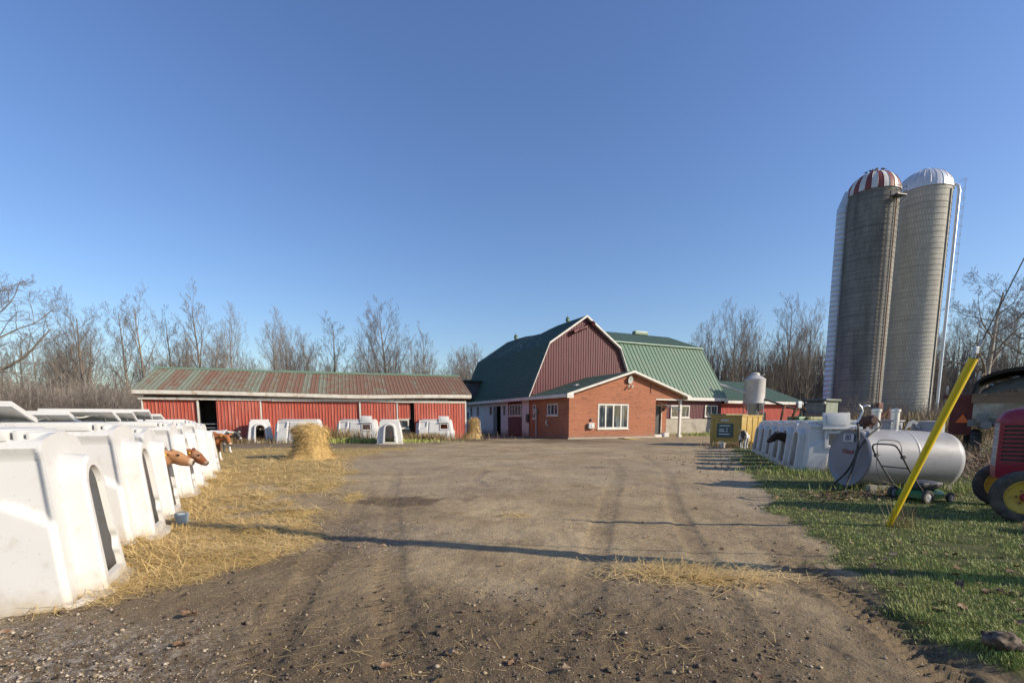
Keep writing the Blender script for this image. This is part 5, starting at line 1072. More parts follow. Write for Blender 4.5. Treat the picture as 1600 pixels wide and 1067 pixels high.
m = MB(); m.box(-.34, .25, 0, 3.5, .95, 2.25); m.box(-.55, .3, -.04, 0, .9, 1.0); m.box(-.55, .3, -.04, 0, 2.15, 2.27); m.build('box_body', mk('dark_red_boards', (.16, .035, .03), (.11, .025, .022), 2, .7), redw)
m = MB(); m.add([(-.18, -.06, 1.32), (.18, -.06, 1.32), (0, -.06, 1.62), (-.18, -.05, 1.32), (.18, -.05, 1.32), (0, -.05, 1.62)], [(0, 1, 2), (3, 5, 4), (0, 3, 4, 1), (1, 4, 5, 2), (2, 5, 3, 0)]); m.build('warning_triangle', mk('orange_reflector', (.8, .16, .02), (.7, .12, .02), 4, .4), redw)
for x in (-.45, .2):
    m = MB(); m.lathe([(.001, -.1), (.4, -.1), (.45, 0), (.4, .1), (.001, .1)], 20, Matrix.Translation((x, 1.2, .44)) @ Matrix.Rotation(R(90), 4, 'Y')); m.build('wheel', M['black_rubber'], redw, 40)
m = MB(); m.box(.28, .34, .3, .36, 1.9, 3.0); m.box(-.5, -.44, .3, .36, 1.9, 2.6); build_each(m, 'stake', M['white_wood'], redw)

gt = thing('green_tractor', 'green cab tractor parked behind the right hutches, only its upper half in view', 'tractor', (19.2, 30.5, .0), R(205))
grn = mk('tractor_green', (.05, .16, .045), (.04, .12, .035), 3, .4)
m = MB(); m.bbox(-.75, .75, -.75, .75, 2.5, 2.68, .06); m.build('cab_roof', mk('dark_green_roof', (.05, .07, .05), (.04, .055, .04), 3, .5), gt, 40)
m = MB()
for x in (-.68, .68):
    for y in (-.68, .68): m.tube([(x, y, 1.2), (x * .97, y * .97, 2.52)], .045, 6)
build_each(m, 'cab_pillar', M['black_metal'], gt)
m = MB()
for a in range(4): m.quad(*[Matrix.Rotation(R(90 * a), 4, 'Z') @ Vector(p) for p in ((.66, -.62, 1.3), (.66, .62, 1.3), (.65, .62, 2.48), (.65, -.62, 2.48))])
m.build('cab_window', M['cab_glass'] if 'cab_glass' in M else glass('cab_glass', (.06, .09, .09)), gt)
m = MB(); m.bbox(.72, 2.6, -.4, .4, 1.0, 1.62, .1); m.bbox(-.8, .75, -.72, .72, .8, 1.25, .05); m.build('hood', grn, gt, 40)
for x, y, r_ in ((-.3, -1.0, .85), (-.3, 1.0, .85), (2.1, -.85, .55), (2.1, .85, .55)):
    m = MB(); T = Matrix.Translation((x, y, r_)) @ Matrix.Rotation(R(90), 4, 'X'); m.lathe([(r_ * .5, -.2), (r_ * .9, -.2), (r_, -.1), (r_, .1), (r_ * .9, .2), (r_ * .5, .2)], 26, T); w_ = m.build('wheel', M['black_rubber'], gt, 40); m = MB(); m.lathe([(r_ * .52, -.1), (.001, -.06)], 18, T); m.lathe([(r_ * .52, .1), (.001, .06)], 18, T); m.build('rim', yel, w_, 40)
for y in (-.72, .72):
    m = MB(); m.lathe([(.001, .0), (.09, .02), (.09, .1)], 10, Matrix.Translation((.85, y, 2.42)) @ Matrix.Rotation(R(90), 4, 'Y')); m.tube([(.72, y, 2.45), (.9, y, 2.42)], .03, 5); m.build('work_lamp', M['white_trim'], gt, 40)
m = MB(); m.bbox(-.15, .55, -1.12, -.72, 1.62, 1.72, .04); m.bbox(-.7, .3, -1.25, -.75, 1.7, 1.78, .03); m.bbox(-.7, .3, .75, 1.25, 1.7, 1.78, .03); build_each(m, 'fender', grn, gt, 40)
# loader implement with uprights, left of the green tractor
imp = thing('tillage_implement', 'rusty implement with upright arms parked behind the hutches, before the low red barn', 'implement', (16.6, 29.3, 0), R(15))
m = MB(); m.tube([(-1.1, 0, .6), (1.2, 0, .6)], .06, 6); m.tube([(-.7, 0, .6), (-.55, 0, 1.9), (-.3, .1, 2.3)], .07, 6); m.tube([(.1, 0, .6), (.25, 0, 1.7), (.55, 0, 2.45)], .08, 6); m.tube([(.25, 0, 1.7), (.9, .1, 2.3), (1.3, .1, 1.9)], .05, 6); m.build('frame', M['rust'], imp)
m = MB(); m.bbox(.45, .75, -.1, .1, 2.1, 2.5, .04); m.build('hitch', M['galv'], imp)
m = MB(); m.bbox(.9, 2.2, -.5, .5, 1.2, 1.62, .12); m.build('hopper', mk('olive_cover', (.2, .22, .06), (.14, .16, .05), 3, .6), imp)
# torn metal drum between tank and silo
dr = thing('scrap_iron', 'bent rusty iron bracket sticking up before the striped silo', 'scrap', (19.3, 26.3, .0))
m = MB(); m.tube([(0, 0, 0), (.2, 0, 1.3), (1.0, .1, 2.05)], [.12, .1, .05], 6); m.tube([(.9, 0, 0), (.7, 0, 1.0), (1.0, .1, 2.0)], .05, 5); m.build('bracket', M['rust'], dr)
# ------------------------------------------------------------------ bare trees
def m_bark(name, c1, c2, c3=None, th=.62):
    t = NT(name); vec = t.rand_coord(); col = t.mix(t.noise(t.mapv(vec, (1, 1, .25)), 3, 5, .7), c1, c2)
    if c3: col = t.mix(t.ramp(t.noise(t.mapv(vec, (.6, .6, .12)), 1.2, 3), [(th, 0.), (th + .1, 1.)]), col, c3)
    oi = t.n('ShaderNodeObjectInfo'); hs = t.n('ShaderNodeHueSaturation'); t.l(col, hs.inputs['Color']); t.l(t.math('ADD', t.math('MULTIPLY', oi.outputs['Random'], .5), .72), hs.inputs['Value']); return t.out(hs.outputs[0], .9, 0, .15)
M['bark'] = m_bark('grey_bark', (.25, .21, .165), (.17, .14, .115), (.4, .36, .3)); M['twig'] = m_bark('grey_twigs', (.215, .185, .16), (.16, .138, .12)); M['twig_red'] = m_bark('reddish_twigs', (.19, .155, .13), (.14, .113, .095))
M['bark_pale'] = m_bark('pale_bark', (.34, .3, .25), (.22, .19, .155), (.5, .47, .42), .5)
class TB:
    def __init__(s): s.v = []; s.f = []
    def tube(s, pts, rs, n):
        b0 = len(s.v); k = len(pts)
        for i, p in enumerate(pts):
            t = (pts[min(i + 1, k - 1)] - pts[max(i - 1, 0)]).normalized(); a = t.cross(Vector((.31, .87, .39))); a.normalize(); b = t.cross(a)
            for j in range(n):
                an = 6.28318 * j / n; q = p + (a * math.cos(an) + b * math.sin(an)) * rs[i]; s.v.append((q.x, q.y, q.z))
        for i in range(k - 1):
            for j in range(n): s.f.append((b0 + i * n + j, b0 + i * n + (j + 1) % n, b0 + (i + 1) * n + (j + 1) % n, b0 + (i + 1) * n + j))
def grow(seed, H, kind):
    rr = random.Random(seed); tr, cr = TB(), TB()
    spec = {'oak': dict(r=.026, n=(12, 8, 7, 6), ang=(62, 50, 48, 45), len=(.56, .5, .46, .5), start=.26, trop=.05, wob=.3, lead=.8),
            'maple': dict(r=.016, n=(17, 7, 5, 4), ang=(40, 38, 40, 42), len=(.5, .5, .48, .5), start=.2, trop=.16, wob=.14, lead=1.),
            'ash': dict(r=.0145, n=(16, 7, 5, 4), ang=(40, 38, 42, 42), len=(.36, .5, .48, .5), start=.28, trop=.14, wob=.12, lead=1.),
            'shrub': dict(r=.010, n=(9, 7, 5, 0), ang=(40, 42, 45, 45), len=(.5, .5, .5, .5), start=.08, trop=.1, wob=.3, lead=1.)}[kind]
    def perp(d):
        v = Vector((rr.gauss(0, 1), rr.gauss(0, 1), rr.gauss(0, 1))); v -= d * v.dot(d); return v.normalized()
    def branch(p, d, L, r0, lev):
        k = (9, 7, 5, 4, 3)[lev]; pts = [p.copy()]; rs = [r0]; d = d.copy(); ds = [d.copy()]
        rend = max(.0055, r0 * (.14 if lev == 0 else .25))
        for i in range(1, k):
            d = (d + perp(d) * spec['wob'] * (.25 if lev == 0 else .75) * rr.uniform(.3, 1) + Vector((0, 0, spec['trop'] * (1 if lev else .3)))).normalized()
            p = p + d * (L / (k - 1)); pts.append(p.copy()); ds.append(d.copy()); rs.append(lerp(r0, rend, (i / (k - 1)) ** .8))
        (tr if lev <= 1 else cr).tube(pts, rs, (8, 5, 4, 3, 3)[lev])
        if lev >= 4 or spec['n'][lev] == 0: return
        nch = spec['n'][lev]; nch = max(2, int(round(nch * rr.uniform(.75, 1.25)))); a0 = rr.uniform(0, 6.28)
        for c in range(nch):
            s_ = spec['start'] if lev == 0 else .2; t = s_ + (1 - s_) * (c + rr.uniform(.1, .9)) / nch; fi = t * (k - 1); i = min(int(fi), k - 2); f = fi - i
            q = pts[i].lerp(pts[i + 1], f); dd = ds[i].lerp(ds[i + 1], f).normalized(); ax = perp(dd)
            if lev == 0: a = a0 + c * 2.4 + rr.uniform(-.4, .4); ax = Vector((math.cos(a), math.sin(a), 0))
            an = R(spec['ang'][lev] * rr.uniform(.7, 1.25)); nd = (dd * math.cos(an) + ax * math.sin(an)).normalized()
            if lev == 0: sh = (1 - .62 * t) * (.7 + .3 * min(1, (t - s_) / .15 + .4)); l_ = H * spec['len'][0] * sh * rr.uniform(.75, 1.2)
            else: l_ = L * spec['len'][lev] * (1.1 - .5 * t) * rr.uniform(.7, 1.25)
            rp = lerp(rs[i], rs[i + 1], f); branch(q, nd, l_, max(.0066, rp * rr.uniform(.42, .62)), lev + 1)
    if kind == 'shrub':
        for _ in range(7):
            a = rr.uniform(0, 6.28); t = rr.uniform(.1, .5); branch(Vector((rr.uniform(-.5, .5), rr.uniform(-.5, .5), 0)), Vector((math.cos(a) * t, math.sin(a) * t, 1)).normalized(), H * rr.uniform(.6, 1.), H * spec['r'], 1)
    else: branch(Vector((0, 0, -.2)), Vector((rr.uniform(-.05, .05), rr.uniform(-.05, .05), 1)).normalized(), H * (.78 if kind == 'oak' else .9), H * spec['r'], 0)
    return tr, cr
def tb_obj(tb, name, mat, parent):
    me = bpy.data.meshes.new(name); v = np.array(tb.v, np.float32); f = np.array(tb.f, np.int32)
    me.vertices.add(len(v)); me.vertices.foreach_set('co', v.ravel()); me.loops.add(f.size); me.loops.foreach_set('vertex_index', f.ravel())
    me.polygons.add(len(f)); me.polygons.foreach_set('loop_start', np.arange(0, f.size, 4, dtype=np.int32)); me.update(calc_edges=True); me.materials.append(mat)
    me.polygons.foreach_set('use_smooth', np.ones(len(f), bool)); o = bpy.data.objects.new(name, me); COL.objects.link(o); o.parent = parent; return o
def tree_proto(seed, kind, bark='bark', twig='twig', H=14.):
    tr, cr = grow(seed, H, kind); o = thing('bare_tree' if kind != 'shrub' else 'bare_shrub', 'x', 'tree' if kind != 'shrub' else 'shrub', (0, 0, 0))
    tb_obj(tr, 'trunk' if kind != 'shrub' else 'stems', M[bark], o); tb_obj(cr, 'crown', M[twig], o); o['H'] = H; return o
PT = {'oak': [tree_proto(11, 'oak')], 'maple': [tree_proto(s_, 'maple') for s_ in (21, 22, 23)], 'ash': [tree_proto(31, 'ash'), tree_proto(32, 'ash', 'bark_pale'), tree_proto(33, 'ash')], 'red': [tree_proto(41, 'maple', 'bark', 'twig_red')],
      'shrub': [tree_proto(51, 'shrub', 'twig', 'twig', 4.), tree_proto(52, 'shrub', 'twig', 'twig_red', 4.)]}
_tused = set()
def plant(kind, x, y, h, label, group=None, wide=1.):
    src = rnd.choice(PT[kind]); s_ = h / src['H']; rz = rnd.uniform(0, 6.28); z = gz(x, y) - .05; sc = (s_ * wide, s_ * wide, s_)
    if src.name not in _tused:
        _tused.add(src.name); o = src; o.location = (x, y, z); o.rotation_euler = (0, 0, rz); o.scale = sc; o['label'] = label
        if group: o['group'] = group
        return o
    return dup(src, (x, y, z), rz, label, group, sc)
def at(u, Y): return (u - 800) / 760 * Y
NAMED = [('oak', -49.5, 46, 19.5, 1.1, 'broad bare oak with sweeping limbs at the far left edge'), ('maple', -53, 61, 15.4, 1.1, 'bare spreading tree standing alone between the oak and the shed'),
  ('ash', -51, 66, 17.2, 1., 'tall pale trunked bare tree, leftmost behind the long red shed'), ('ash', -47.5, 64, 17.4, 1., 'tall bare tree over the left end of the red shed roof'), ('ash', -44.8, 66, 15.8, 1., 'forked bare tree behind the left end of the red shed'),
  ('ash', -41.3, 66, 18.2, 1., 'tallest slender bare tree behind the red shed'), ('maple', -38, 67, 15.1, .85, 'twin stemmed bare tree behind the red shed, right of the tallest'), ('maple', -32.2, 67, 14.6, .9, 'round headed bare tree over the middle of the red shed roof'),
  ('red', -28.5, 68, 13, .85, 'reddish twigged bare tree over the middle of the red shed roof'), ('ash', -23.8, 67, 14.9, 1.25, 'airy bare tree with level twigs over the red shed'), ('maple', -20.5, 69, 13.2, .8, 'small bare tree left of the broad fan shaped one'),
  ('maple', -16.2, 66, 16., 1.2, 'broad fan shaped bare tree over the right half of the red shed'), ('ash', -13.2, 66, 12.4, .7, 'thin bare pole of a tree right of the fan shaped one'), ('ash', -11.5, 66, 14., .8, 'slim bare tree nearest the gambrel barn on its left'),
  ('red', -8.4, 72, 10, 1., 'low reddish bare tree in the gap between the red shed and the gambrel barn'), ('maple', 34, 84, 17.5, .9, 'bare spreading tree above the right slope of the barn wing'), ('maple', 38.2, 86, 19.5, .85, 'tall bare tree right of the barn wing roof'), ('maple', 42, 88, 19, .8, 'bare tree behind the feed bin'),
  ('maple', 50, 90, 21.5, .95, 'large bare tree filling the gap left of the silos'), ('maple', 54, 90, 20.5, .8, 'bare tree right against the left edge of the striped silo'), ('oak', 66.5, 70, 24.5, 1., 'spreading bare tree right of the silos'), ('oak', 75, 72, 24, 1., 'bare tree beyond the yellow guard at the right edge')]
for k_, x, y, h, w, lb in NAMED: plant(k_, x, y, h, lb, wide=w)
GL, GR_, GS = 'bare trees in the wood left of the barn', 'bare trees in the wood right of the barn', 'leafless shrubs along the wood edge'
for i in range(50):
    y = rnd.uniform(70, 105); u = rnd.uniform(-60, 745); x = at(u, y); plant(rnd.choice(['maple', 'ash', 'ash', 'maple', 'red']), x, y, rnd.uniform(11, 15.5) * y / 80 * (1.0 if u < 500 else .8), 'bare grey tree in the wood behind the long red shed', GL, rnd.uniform(.8, 1.2))
for i in range(44):
    y = rnd.uniform(88, 120); u = rnd.uniform(60, 745); x = at(u, y); plant(rnd.choice(['maple', 'ash', 'maple', 'red']), x, y, rnd.uniform(9.5, 13.5) * y / 90, 'bare grey tree in the wood behind the long red shed', GL, rnd.uniform(.9, 1.3))
for i in range(70):
    y = rnd.uniform(82, 125); u = rnd.uniform(1040, 1720); x = at(u, y); plant(rnd.choice(['maple', 'ash', 'ash', 'red', 'maple']), x, y, rnd.uniform(12.5, 17) * (1.25 if u > 1470 else 1) * y / 90 * (.8 if u < 1090 else 1), 'bare brown tree in the wood beyond the barn and silos', GR_, rnd.uniform(.7, 1.05))
for i in range(44):
    y = rnd.uniform(34, 62); u = rnd.uniform(-80, 235); x = at(u, y); plant('shrub', x, y, rnd.uniform(3.2, 5.6) * y / 48, 'leafless brown shrub in the thicket left of the red shed', GS, 1.2)
for i in range(26):
    y = rnd.uniform(45, 78); u = rnd.uniform(1270, 1640); x = at(u, y); plant('shrub', x, y, rnd.uniform(2.2, 4.), 'leafless shrub growing below the silos', 'leafless shrubs below the silos', 1.2)
for (x, y, h) in ((20.5, 26.5, 2.1), (21.9, 28, 2.3), (23.8, 28.3, 2.4), (18.9, 27.5, 1.6)): plant('shrub', x, y, h, 'thin dry weed stems behind the fuel tank', 'dry weeds behind the fuel tank', .9)
plant('shrub', 9.2, 12.75, 1.25, 'thin pale leafless sapling before the side window of the tank end hutch', None, .5)

# far woodland that reads as one brown mass
def sticks(name, P, D, Lr, Wr, mat, kind='stuff', flat=None):
    """many thin four cornered blades as one mesh: P bases, D unit directions, lengths, widths"""
    n = len(P); up = np.zeros_like(D); up[:, 2] = 1; w = np.cross(D, up if flat is None else flat); nn = np.linalg.norm(w, axis=1, keepdims=True); w = w / np.maximum(nn, 1e-6) * (Wr[:, None] / 2)
    v = np.empty((n, 4, 3), np.float32); v[:, 0] = P - w; v[:, 1] = P + w; v[:, 2] = P + D * Lr[:, None] + w * .55; v[:, 3] = P + D * Lr[:, None] - w * .55
    me = bpy.data.meshes.new(name); me.vertices.add(n * 4); me.vertices.foreach_set('co', v.ravel()); me.loops.add(n * 4); me.loops.foreach_set('vertex_index', np.arange(n * 4, dtype=np.int32))
    me.polygons.add(n); me.polygons.foreach_set('loop_start', np.arange(0, n * 4, 4, dtype=np.int32)); me.update(calc_edges=True); me.materials.append(mat)
    o = bpy.data.objects.new(name, me); COL.objects.link(o); return tag(o, kind=kind) if kind else o
RS = np.random.RandomState(5)
def unit(a): return a / np.linalg.norm(a, axis=1, keepdims=True)
def woods(n, u0, u1, y0, y1, h0, h1, mat, name, ws=1.):
    y = RS.uniform(y0, y1, n); u = RS.uniform(u0, u1, n); x = (u - 800) / 760 * y; k = RS.rand(n); hmax = RS.uniform(h0, h1, n) * (.75 + .5 * vnoise(x * .12, y * .12, 4))
    z = np.where(k < .12, 0, RS.rand(n) ** .8 * hmax); L_ = np.where(k < .12, hmax, RS.uniform(.8, 2.6, n)); t = np.where(k < .12, .06, .65 if h1 > 5.6 else 1.1)
    D = unit(np.stack([RS.normal(0, 1, n) * t, RS.normal(0, 1, n) * t, np.ones(n)], 1)); W = np.where(k < .12, RS.uniform(.12, .3, n), RS.uniform(.025, .06, n)) * ws
    vw = np.stack([x, y, np.zeros(n)], 1); return sticks(name, np.stack([x, y, z], 1), D, L_, W, mat, 'stuff', unit(vw))
woods(18000, -120, 760, 92, 150, 5, 8, M['twig'], 'distant_woodland'); woods(42000, 1000, 1750, 100, 165, 9, 15, M['twig'], 'distant_woodland'); woods(17000, -140, 235, 44, 75, 2., 5.2, M['twig'], 'undergrowth', .45); woods(9000, 1130, 1700, 75, 110, 2.5, 6, M['twig_red'], 'undergrowth')
# ------------------------------------------------------------------ ground cover: loose straw, grass, stones, leaves, weeds
def cand(n, y0, y1, umin=-60, umax=1660, p=1.6):
    """random ground points, denser near the camera"""
    a, b = y0 ** (1 - p), y1 ** (1 - p); y = (a + (b - a) * RS.rand(n)) ** (1 / (1 - p)); x = (RS.uniform(umin, umax, n) - 800) / 760 * y * 1.02; return x, y
def pick(x, y, prob): k = RS.rand(len(x)) < prob; return x[k], y[k]
# straw
x, y = cand(150000, 2.8, 28, -60, 900); g, s_, mu, tr, gv = masks(x, y); x, y = pick(x, y, np.clip(s_ * 1.5 - .1, .02, 1) * sstep(0, .05, s_)); n = len(x); z = height(x, y)
a = RS.uniform(0, 6.283, n); tilt = RS.normal(.06, .14, n); D = unit(np.stack([np.cos(a), np.sin(a) * .8, tilt], 1)); far = np.clip(y / 6, .8, 2.6)
sticks('loose_straw', np.stack([x, y, z + RS.uniform(.004, .035, n)], 1), D, RS.uniform(.06, .24, n) * far ** .5, RS.uniform(.003, .0065, n) * far, M['straw_blade'])
x, y = cand(2600, 2.6, 20, 300, 1250); n = len(x); z = height(x, y); a = RS.uniform(0, 6.283, n); D = unit(np.stack([np.cos(a), np.sin(a), RS.normal(.05, .1, n)], 1)); k = pick(x, y, np.ones(n))
sel = RS.rand(n) < .35; sticks('loose_straw', np.stack([x, y, z + .006], 1)[sel], D[sel], RS.uniform(.05, .16, n)[sel], np.clip(y / 6, .8, 2)[sel] * .0042, M['straw_blade'])
n = 1250; x = RS.normal(1.65, .4, n); y = 4.42 - .12 * (x - 1.6) + RS.normal(0, .17, n); z = height(x, y); a = RS.normal(0, 1., n); D = unit(np.stack([np.cos(a), np.sin(a), RS.normal(.1, .14, n)], 1)); sticks('loose_straw', np.stack([x, y, z + RS.uniform(.005, .05, n)], 1), D, RS.uniform(.08, .28, n), RS.uniform(.004, .0075, n), M['straw_blade'])
# straw banked at the feet of the left hutches
n = 2600; k = RS.uniform(-.2, 10.4, n); off = RS.normal(.12, .16, n) * (1 + .3 * np.sin(k * 3)); x = -3.52 + RV.x * k + RU.x * off; y = 4.28 + RV.y * k + RU.y * off; z = height(x, y); keep = (np.abs(((k + .9) % 1.75) - .9) > .2) | (off > .14)
x, y, z = x[keep], y[keep], z[keep]; n = len(x); a = RS.uniform(0, 6.283, n); D = unit(np.stack([np.cos(a), np.sin(a), RS.uniform(-.1, .7, n)], 1)); sticks('loose_straw', np.stack([x, y, z + .02], 1), D, RS.uniform(.08, .22, n), RS.uniform(.004, .007, n), M['straw_blade'])
# grass
def m_grass(name, c1, c2, c3):
    t = NT(name); vec = t.coord(); col = t.mix(t.ramp(t.noise(vec, 1.1, 6, .7), [(.38, 0.), (.62, 1.)]), c1, c2); col = t.mix(t.ramp(t.noise(vec, 55, 2), [(.57, 0.), (.7, 1.)]), col, c3)
    t.b.inputs['Transmission Weight'].default_value = 0; m_ = t.out(col, .6, 0, .3); return m_
M['grass'] = m_grass('short_grass', (.23, .305, .06), (.35, .365, .105), (.48, .42, .2)); M['dry_grass'] = m_grass('dry_grass', (.3, .22, .1), (.22, .155, .07), (.16, .1, .05))
x, y = cand(150000, 2.6, 24, 1050, 1680, 1.75); xb, yb = cand(60000, 2.6, 22, 1680, 2400, 1.5); x = np.concatenate([x, xb]); y = np.concatenate([y, yb]); g, s_, mu, tr, gv = masks(x, y); ed = fbm(x, y, 3., 3, 61); x, y = pick(x, y, np.clip(g * 1.25 - .05, 0, 1) * sstep(.3, .52, ed + .1)); n = len(x); z = height(x, y)
a = RS.uniform(0, 6.283, n); le = RS.uniform(.25, 1.1, n); D = unit(np.stack([np.cos(a) * le, np.sin(a) * le, np.ones(n)], 1)); far = np.clip(y / 5, .8, 2.2)
sticks('grass', np.stack([x, y, z - .01], 1), D, RS.uniform(.018, .05, n) * (.7 + .6 * fbm(x, y, 1.5, 3, 71)), RS.uniform(.003, .0065, n) * far, M['grass'])
# grass and weeds by the shed, the annex and under the hutches
def tufts(name, n, cx, cy, sx, sy, h0, h1, w, mat):
    x = RS.normal(cx, sx, n); y = RS.normal(cy, sy, n); z = height(x, y); a = RS.uniform(0, 6.283, n); le = RS.uniform(.1, .7, n); D = unit(np.stack([np.cos(a) * le, np.sin(a) * le, np.ones(n)], 1)); return x, y, z, D, RS.uniform(h0, h1, n), np.full(n, w)
def merged(name, parts, mat):
    c = [np.concatenate([p[i] for p in parts]) for i in range(6)]; return sticks(name, np.stack([c[0], c[1], c[2]], 1), unit(c[3]), c[4], c[5], mat)
merged('grass', [tufts('', 1400, -9.3, 30.6, 1.6, .5, .1, .35, .03, 0), tufts('', 900, 17.5, 44.8, 1.2, 1., .1, .3, .04, 0), tufts('', 500, -6.5, 31.5, 1.2, .6, .08, .2, .03, 0), tufts('', 1500, 10.2, 16.2, 1.6, 2.6, .04, .14, .014, 0), tufts('', 900, 7.7, 12.9, .8, .5, .05, .16, .012, 0), tufts('', 700, 8.2, 9.55, .9, .14, .06, .2, .009, 0), tufts('', 500, 9.3, 11.4, 1.2, .8, .05, .2, .012, 0)], M['grass'])
merged('dry_weeds', [tufts('', 1300, -11.9, 32.4, 1.4, .7, .3, 1.0, .03, 0), tufts('', 700, -8, 34.2, 3, .5, .2, .6, .03, 0), tufts('', 700, -16, 30.2, 2.2, .5, .15, .4, .03, 0), tufts('', 700, -6, 34.6, 1.0, .4, .2, .6, .03, 0), tufts('', 80, 5.14, 6.3, .1, .07, .12, .4, .005, 0), tufts('', 260, 9.0, 12.6, .35, .3, .15, .7, .008, 0),
  tufts('', 2000, 22, 27.5, 2.2, 1.2, .5, 2.0, .03, 0), tufts('', 1400, 37, 40, 4.5, 3., .6, 2.2, .05, 0), tufts('', 900, 11.6, 25.3, .8, .5, .1, .35, .02, 0), tufts('', 1500, 13.7, 14.8, 1.8, .9, .2, .75, .014, 0), tufts('', 1500, 54, 61, 10, 3., .8, 2.5, .07, 0)], M['dry_grass'])
# trampled dead stalks piled between the tank and the wagon
n = 5200; x = RS.uniform(10.6, 16.5, n); y = RS.uniform(11.6, 15.4, n); pile = np.exp(-((y - 13.8) / 1.2) ** 2) * sstep(10.4, 11.6, x); z = height(x, y) + pile * RS.rand(n) * .62; a = RS.uniform(0, 6.283, n); D = unit(np.stack([np.cos(a), np.sin(a), RS.normal(.1, .4, n)], 1)); tag(sticks('stalk_pile', np.stack([x, y, z], 1), D, RS.uniform(.12, .5, n), RS.uniform(.01, .035, n), M['stalk'] if 'stalk' in M else mk('dead_stalks', (.32, .235, .15), (.16, .11, .07), .8, .85)), kind='stuff')
# stones
def pebbles(name, x, y, r_, mat):
    n = len(x); z = height(x, y); o = np.array([(1, 0, 0), (0, 1, 0), (-1, 0, 0), (0, -1, 0), (0, 0, .75), (0, 0, -.5)], np.float32); f = np.array([(0, 1, 4), (1, 2, 4), (2, 3, 4), (3, 0, 4), (1, 0, 5), (2, 1, 5), (3, 2, 5), (0, 3, 5)], np.int32)
    a = RS.uniform(0, 6.283, n); s_ = RS.uniform(.6, 1.35, (n, 6, 3)); v = o[None] * s_ * r_[:, None, None]; c, d = np.cos(a)[:, None], np.sin(a)[:, None]; X = v[:, :, 0] * c - v[:, :, 1] * d; Y = v[:, :, 0] * d + v[:, :, 1] * c
    P = np.stack([X + x[:, None], Y + y[:, None], v[:, :, 2] + (z + r_ * .2)[:, None]], 2).astype(np.float32); F = (f[None] + (np.arange(n) * 6)[:, None, None]).astype(np.int32)
    me = bpy.data.meshes.new(name); me.vertices.add(n * 6); me.vertices.foreach_set('co', P.ravel()); me.loops.add(F.size); me.loops.foreach_set('vertex_index', F.ravel()); me.polygons.add(n * 8); me.polygons.foreach_set('loop_start', np.arange(0, F.size, 3, dtype=np.int32)); me.update(calc_edges=True); me.materials.append(mat)
    o_ = bpy.data.objects.new(name, me); COL.objects.link(o_); return tag(o_, kind='stuff')
def m_stone(name, a, b, c):
    t = NT(name); col = t.ramp(t.noise(t.coord(), 23, 1, .5), [(.35, a), (.5, b), (.66, c)]); return t.out(col, .9, 0, .2)
M['pebble'] = m_stone('pebbles', (.18, .13, .08), (.3, .23, .15), (.46, .39, .3)); M['clod'] = m_stone('clods', (.06, .045, .034), (.10, .078, .06), (.18, .14, .105))
x, y = cand(26000, 2.3, 16, -60, 1500, 1.9); g, s_, mu, tr, gv = masks(x, y); x, y = pick(x, y, np.clip(.03 + gv * .9 + mu * .15 - g, 0, 1) * .65); pebbles('gravel', x, y, np.clip(RS.gamma(2., .003, len(x)), .002, .02) * np.clip(y / 5, 1, 1.6), M['pebble'])
x, y = cand(34000, 2.3, 10, -60, 1500, 1.7); g, s_, mu, tr, gv = masks(x, y); x, y = pick(x, y, np.clip(.75 - g - s_, 0, 1) * (.4 + .6 * (fbm(x, y, .8, 3, 88) > .48))); pebbles('gravel', x, y, RS.uniform(.0018, .0052, len(x)) * np.clip(y / 4.5, 1, 2), M['pebble'])
x, y = cand(15000, 2.3, 14, -60, 1300, 1.9); g, s_, mu, tr, gv = masks(x, y); x, y = pick(x, y, np.clip(mu * 1.2 - g, 0, 1) * .45); pebbles('clods', x, y, np.clip(RS.gamma(1.7, .0036, len(x)), .003, .028), M['clod'])
# fallen leaves
def leaves(name, x, y, sz, mat):
    n = len(x); z = height(x, y) + RS.uniform(.004, .03, n); a = RS.uniform(0, 6.283, n); u_ = np.stack([np.cos(a), np.sin(a), RS.normal(0, .25, n)], 1); w_ = np.stack([-np.sin(a), np.cos(a), RS.normal(0, .35, n)], 1); c = np.stack([x, y, z], 1); cu = np.array([0, 0, 1.]) * (sz * RS.uniform(.1, .45, n))[:, None]; s1 = sz[:, None]
    pts = [c - u_ * s1, c - u_ * s1 * .3 + w_ * s1 * .55 + cu, c + u_ * s1 * .35 + w_ * s1 * .6 + cu * .6, c + u_ * s1 * 1.1, c + u_ * s1 * .35 - w_ * s1 * .6 + cu, c - u_ * s1 * .3 - w_ * s1 * .55 + cu * .5, c + u_ * s1 * .05]
    P = np.stack(pts, 1).astype(np.float32); f = np.array([(0, 6, 1), (1, 6, 2), (2, 6, 3), (3, 6, 4), (4, 6, 5), (5, 6, 0)], np.int32); F = (f[None] + (np.arange(n) * 7)[:, None, None]).astype(np.int32)
    me = bpy.data.meshes.new(name); me.vertices.add(n * 7); me.vertices.foreach_set('co', P.ravel()); me.loops.add(F.size); me.loops.foreach_set('vertex_index', F.ravel()); me.polygons.add(n * 6); me.polygons.foreach_set('loop_start', np.arange(0, F.size, 3, dtype=np.int32)); me.update(calc_edges=True); me.materials.append(mat)
    o_ = bpy.data.objects.new(name, me); COL.objects.link(o_); return tag(o_, kind='stuff')
M['leaf'] = m_stone('dead_leaves', (.11, .06, .035), (.19, .115, .07), (.34, .25, .17))
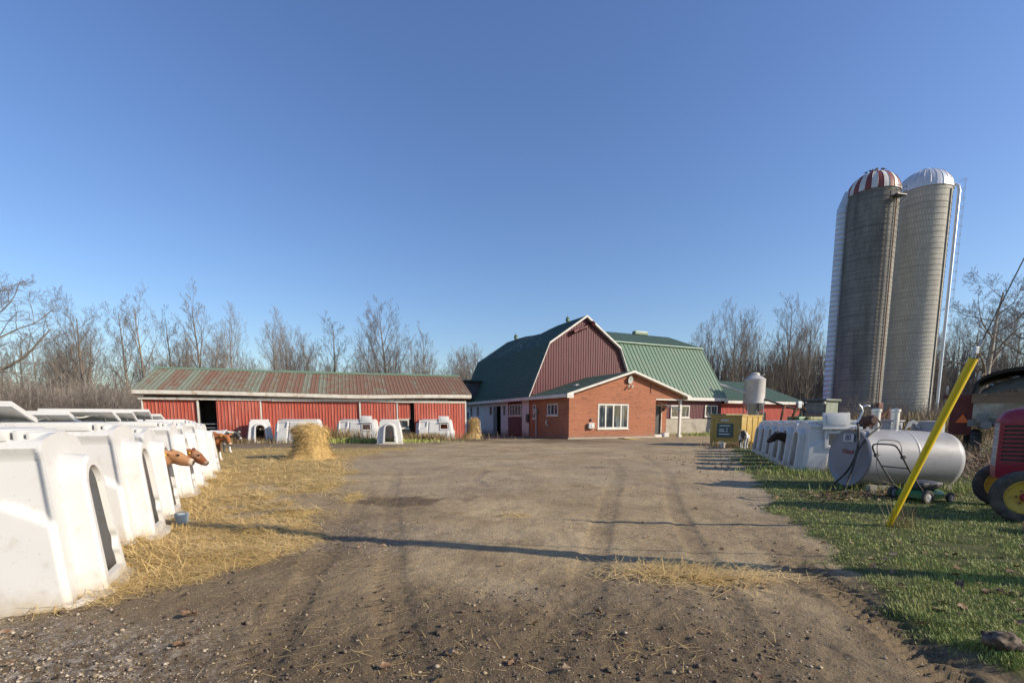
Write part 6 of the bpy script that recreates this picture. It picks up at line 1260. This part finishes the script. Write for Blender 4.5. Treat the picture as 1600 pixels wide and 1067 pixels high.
x, y = cand(1500, 3.2, 16, 1080, 1660, 1.5); g, s_, mu, tr, gv = masks(x, y); x, y = pick(x, y, .05 + .15 * g); x2 = np.concatenate([RS.normal(7.0, .7, 420), RS.normal(6.0, .5, 160), RS.normal(7.3, .4, 90), RS.normal(4.2, .3, 26), RS.uniform(9, 14, 420), RS.normal(7.2, 1.4, 420)]); y2 = np.concatenate([RS.normal(9.05, .22, 420), RS.normal(8.7, .3, 160), RS.normal(6.0, .25, 90), RS.normal(3.75, .2, 26), RS.uniform(11, 15, 420), RS.normal(14.6, 1.8, 420)])
x = np.concatenate([x, x2]); y = np.concatenate([y, y2]); leaves('fallen_leaves', x, y, RS.uniform(.018, .05, len(x)), M['leaf'])
x, y = cand(60, 2.5, 6, -20, 1200, 1.6); leaves('fallen_leaves', x, y, RS.uniform(.015, .045, len(x)), M['leaf'])
# single things lying on the dirt
def one_leaf(label, x, y, s_):
    o = MB(); pts = []
    for k in range(18):
        a = 2 * math.pi * k / 18; r_ = s_ * (.65 + .35 * math.cos(a * 5) + .1 * math.sin(a * 9)); pts.append((r_ * math.cos(a), r_ * .8 * math.sin(a), .012 + s_ * .5 * abs(math.sin(a * 1.5)) ** 2))
    n0 = len(pts); o.add(pts + [(0, 0, .012)], [(k, (k + 1) % n0, n0) for k in range(n0)]); return tag(o.build('dead_leaf', M['leaf'], None, 60, (x, y, gz(x, y))), label, 'leaf')
one_leaf('curled brown leaf on the gravel before the nearest hutch', -2.35, 3.42, .07); one_leaf('flat red brown leaf lying further from the hutch, near the camera', -2.1, 2.95, .06)
one_leaf('grey leaf lying alone on the bare track near the camera', .02, 2.75, .06)
cl = MB(); rr = random.Random(3); bm = bmesh.new(); bmesh.ops.create_icosphere(bm, subdivisions=4, radius=1)
for v in bm.verts:
    k = 1 + .35 * mnoise.noise(v.co * 1.3) + .22 * mnoise.noise(v.co * 3.1) + .1 * mnoise.noise(v.co * 8); v.co = Vector((v.co.x * k * .1, v.co.y * k * .075, v.co.z * k * .06))
cl.add([v.co for v in bm.verts], [tuple(v.index for v in f.verts) for f in bm.faces]); bm.free(); tag(cl.build('mud_clod', M['clod'], None, 60, (2.95, 2.78, gz(2.95, 2.78) + .05)), 'large clod of dark mud at the corner of the grass, end of the tyre tread', 'clod')
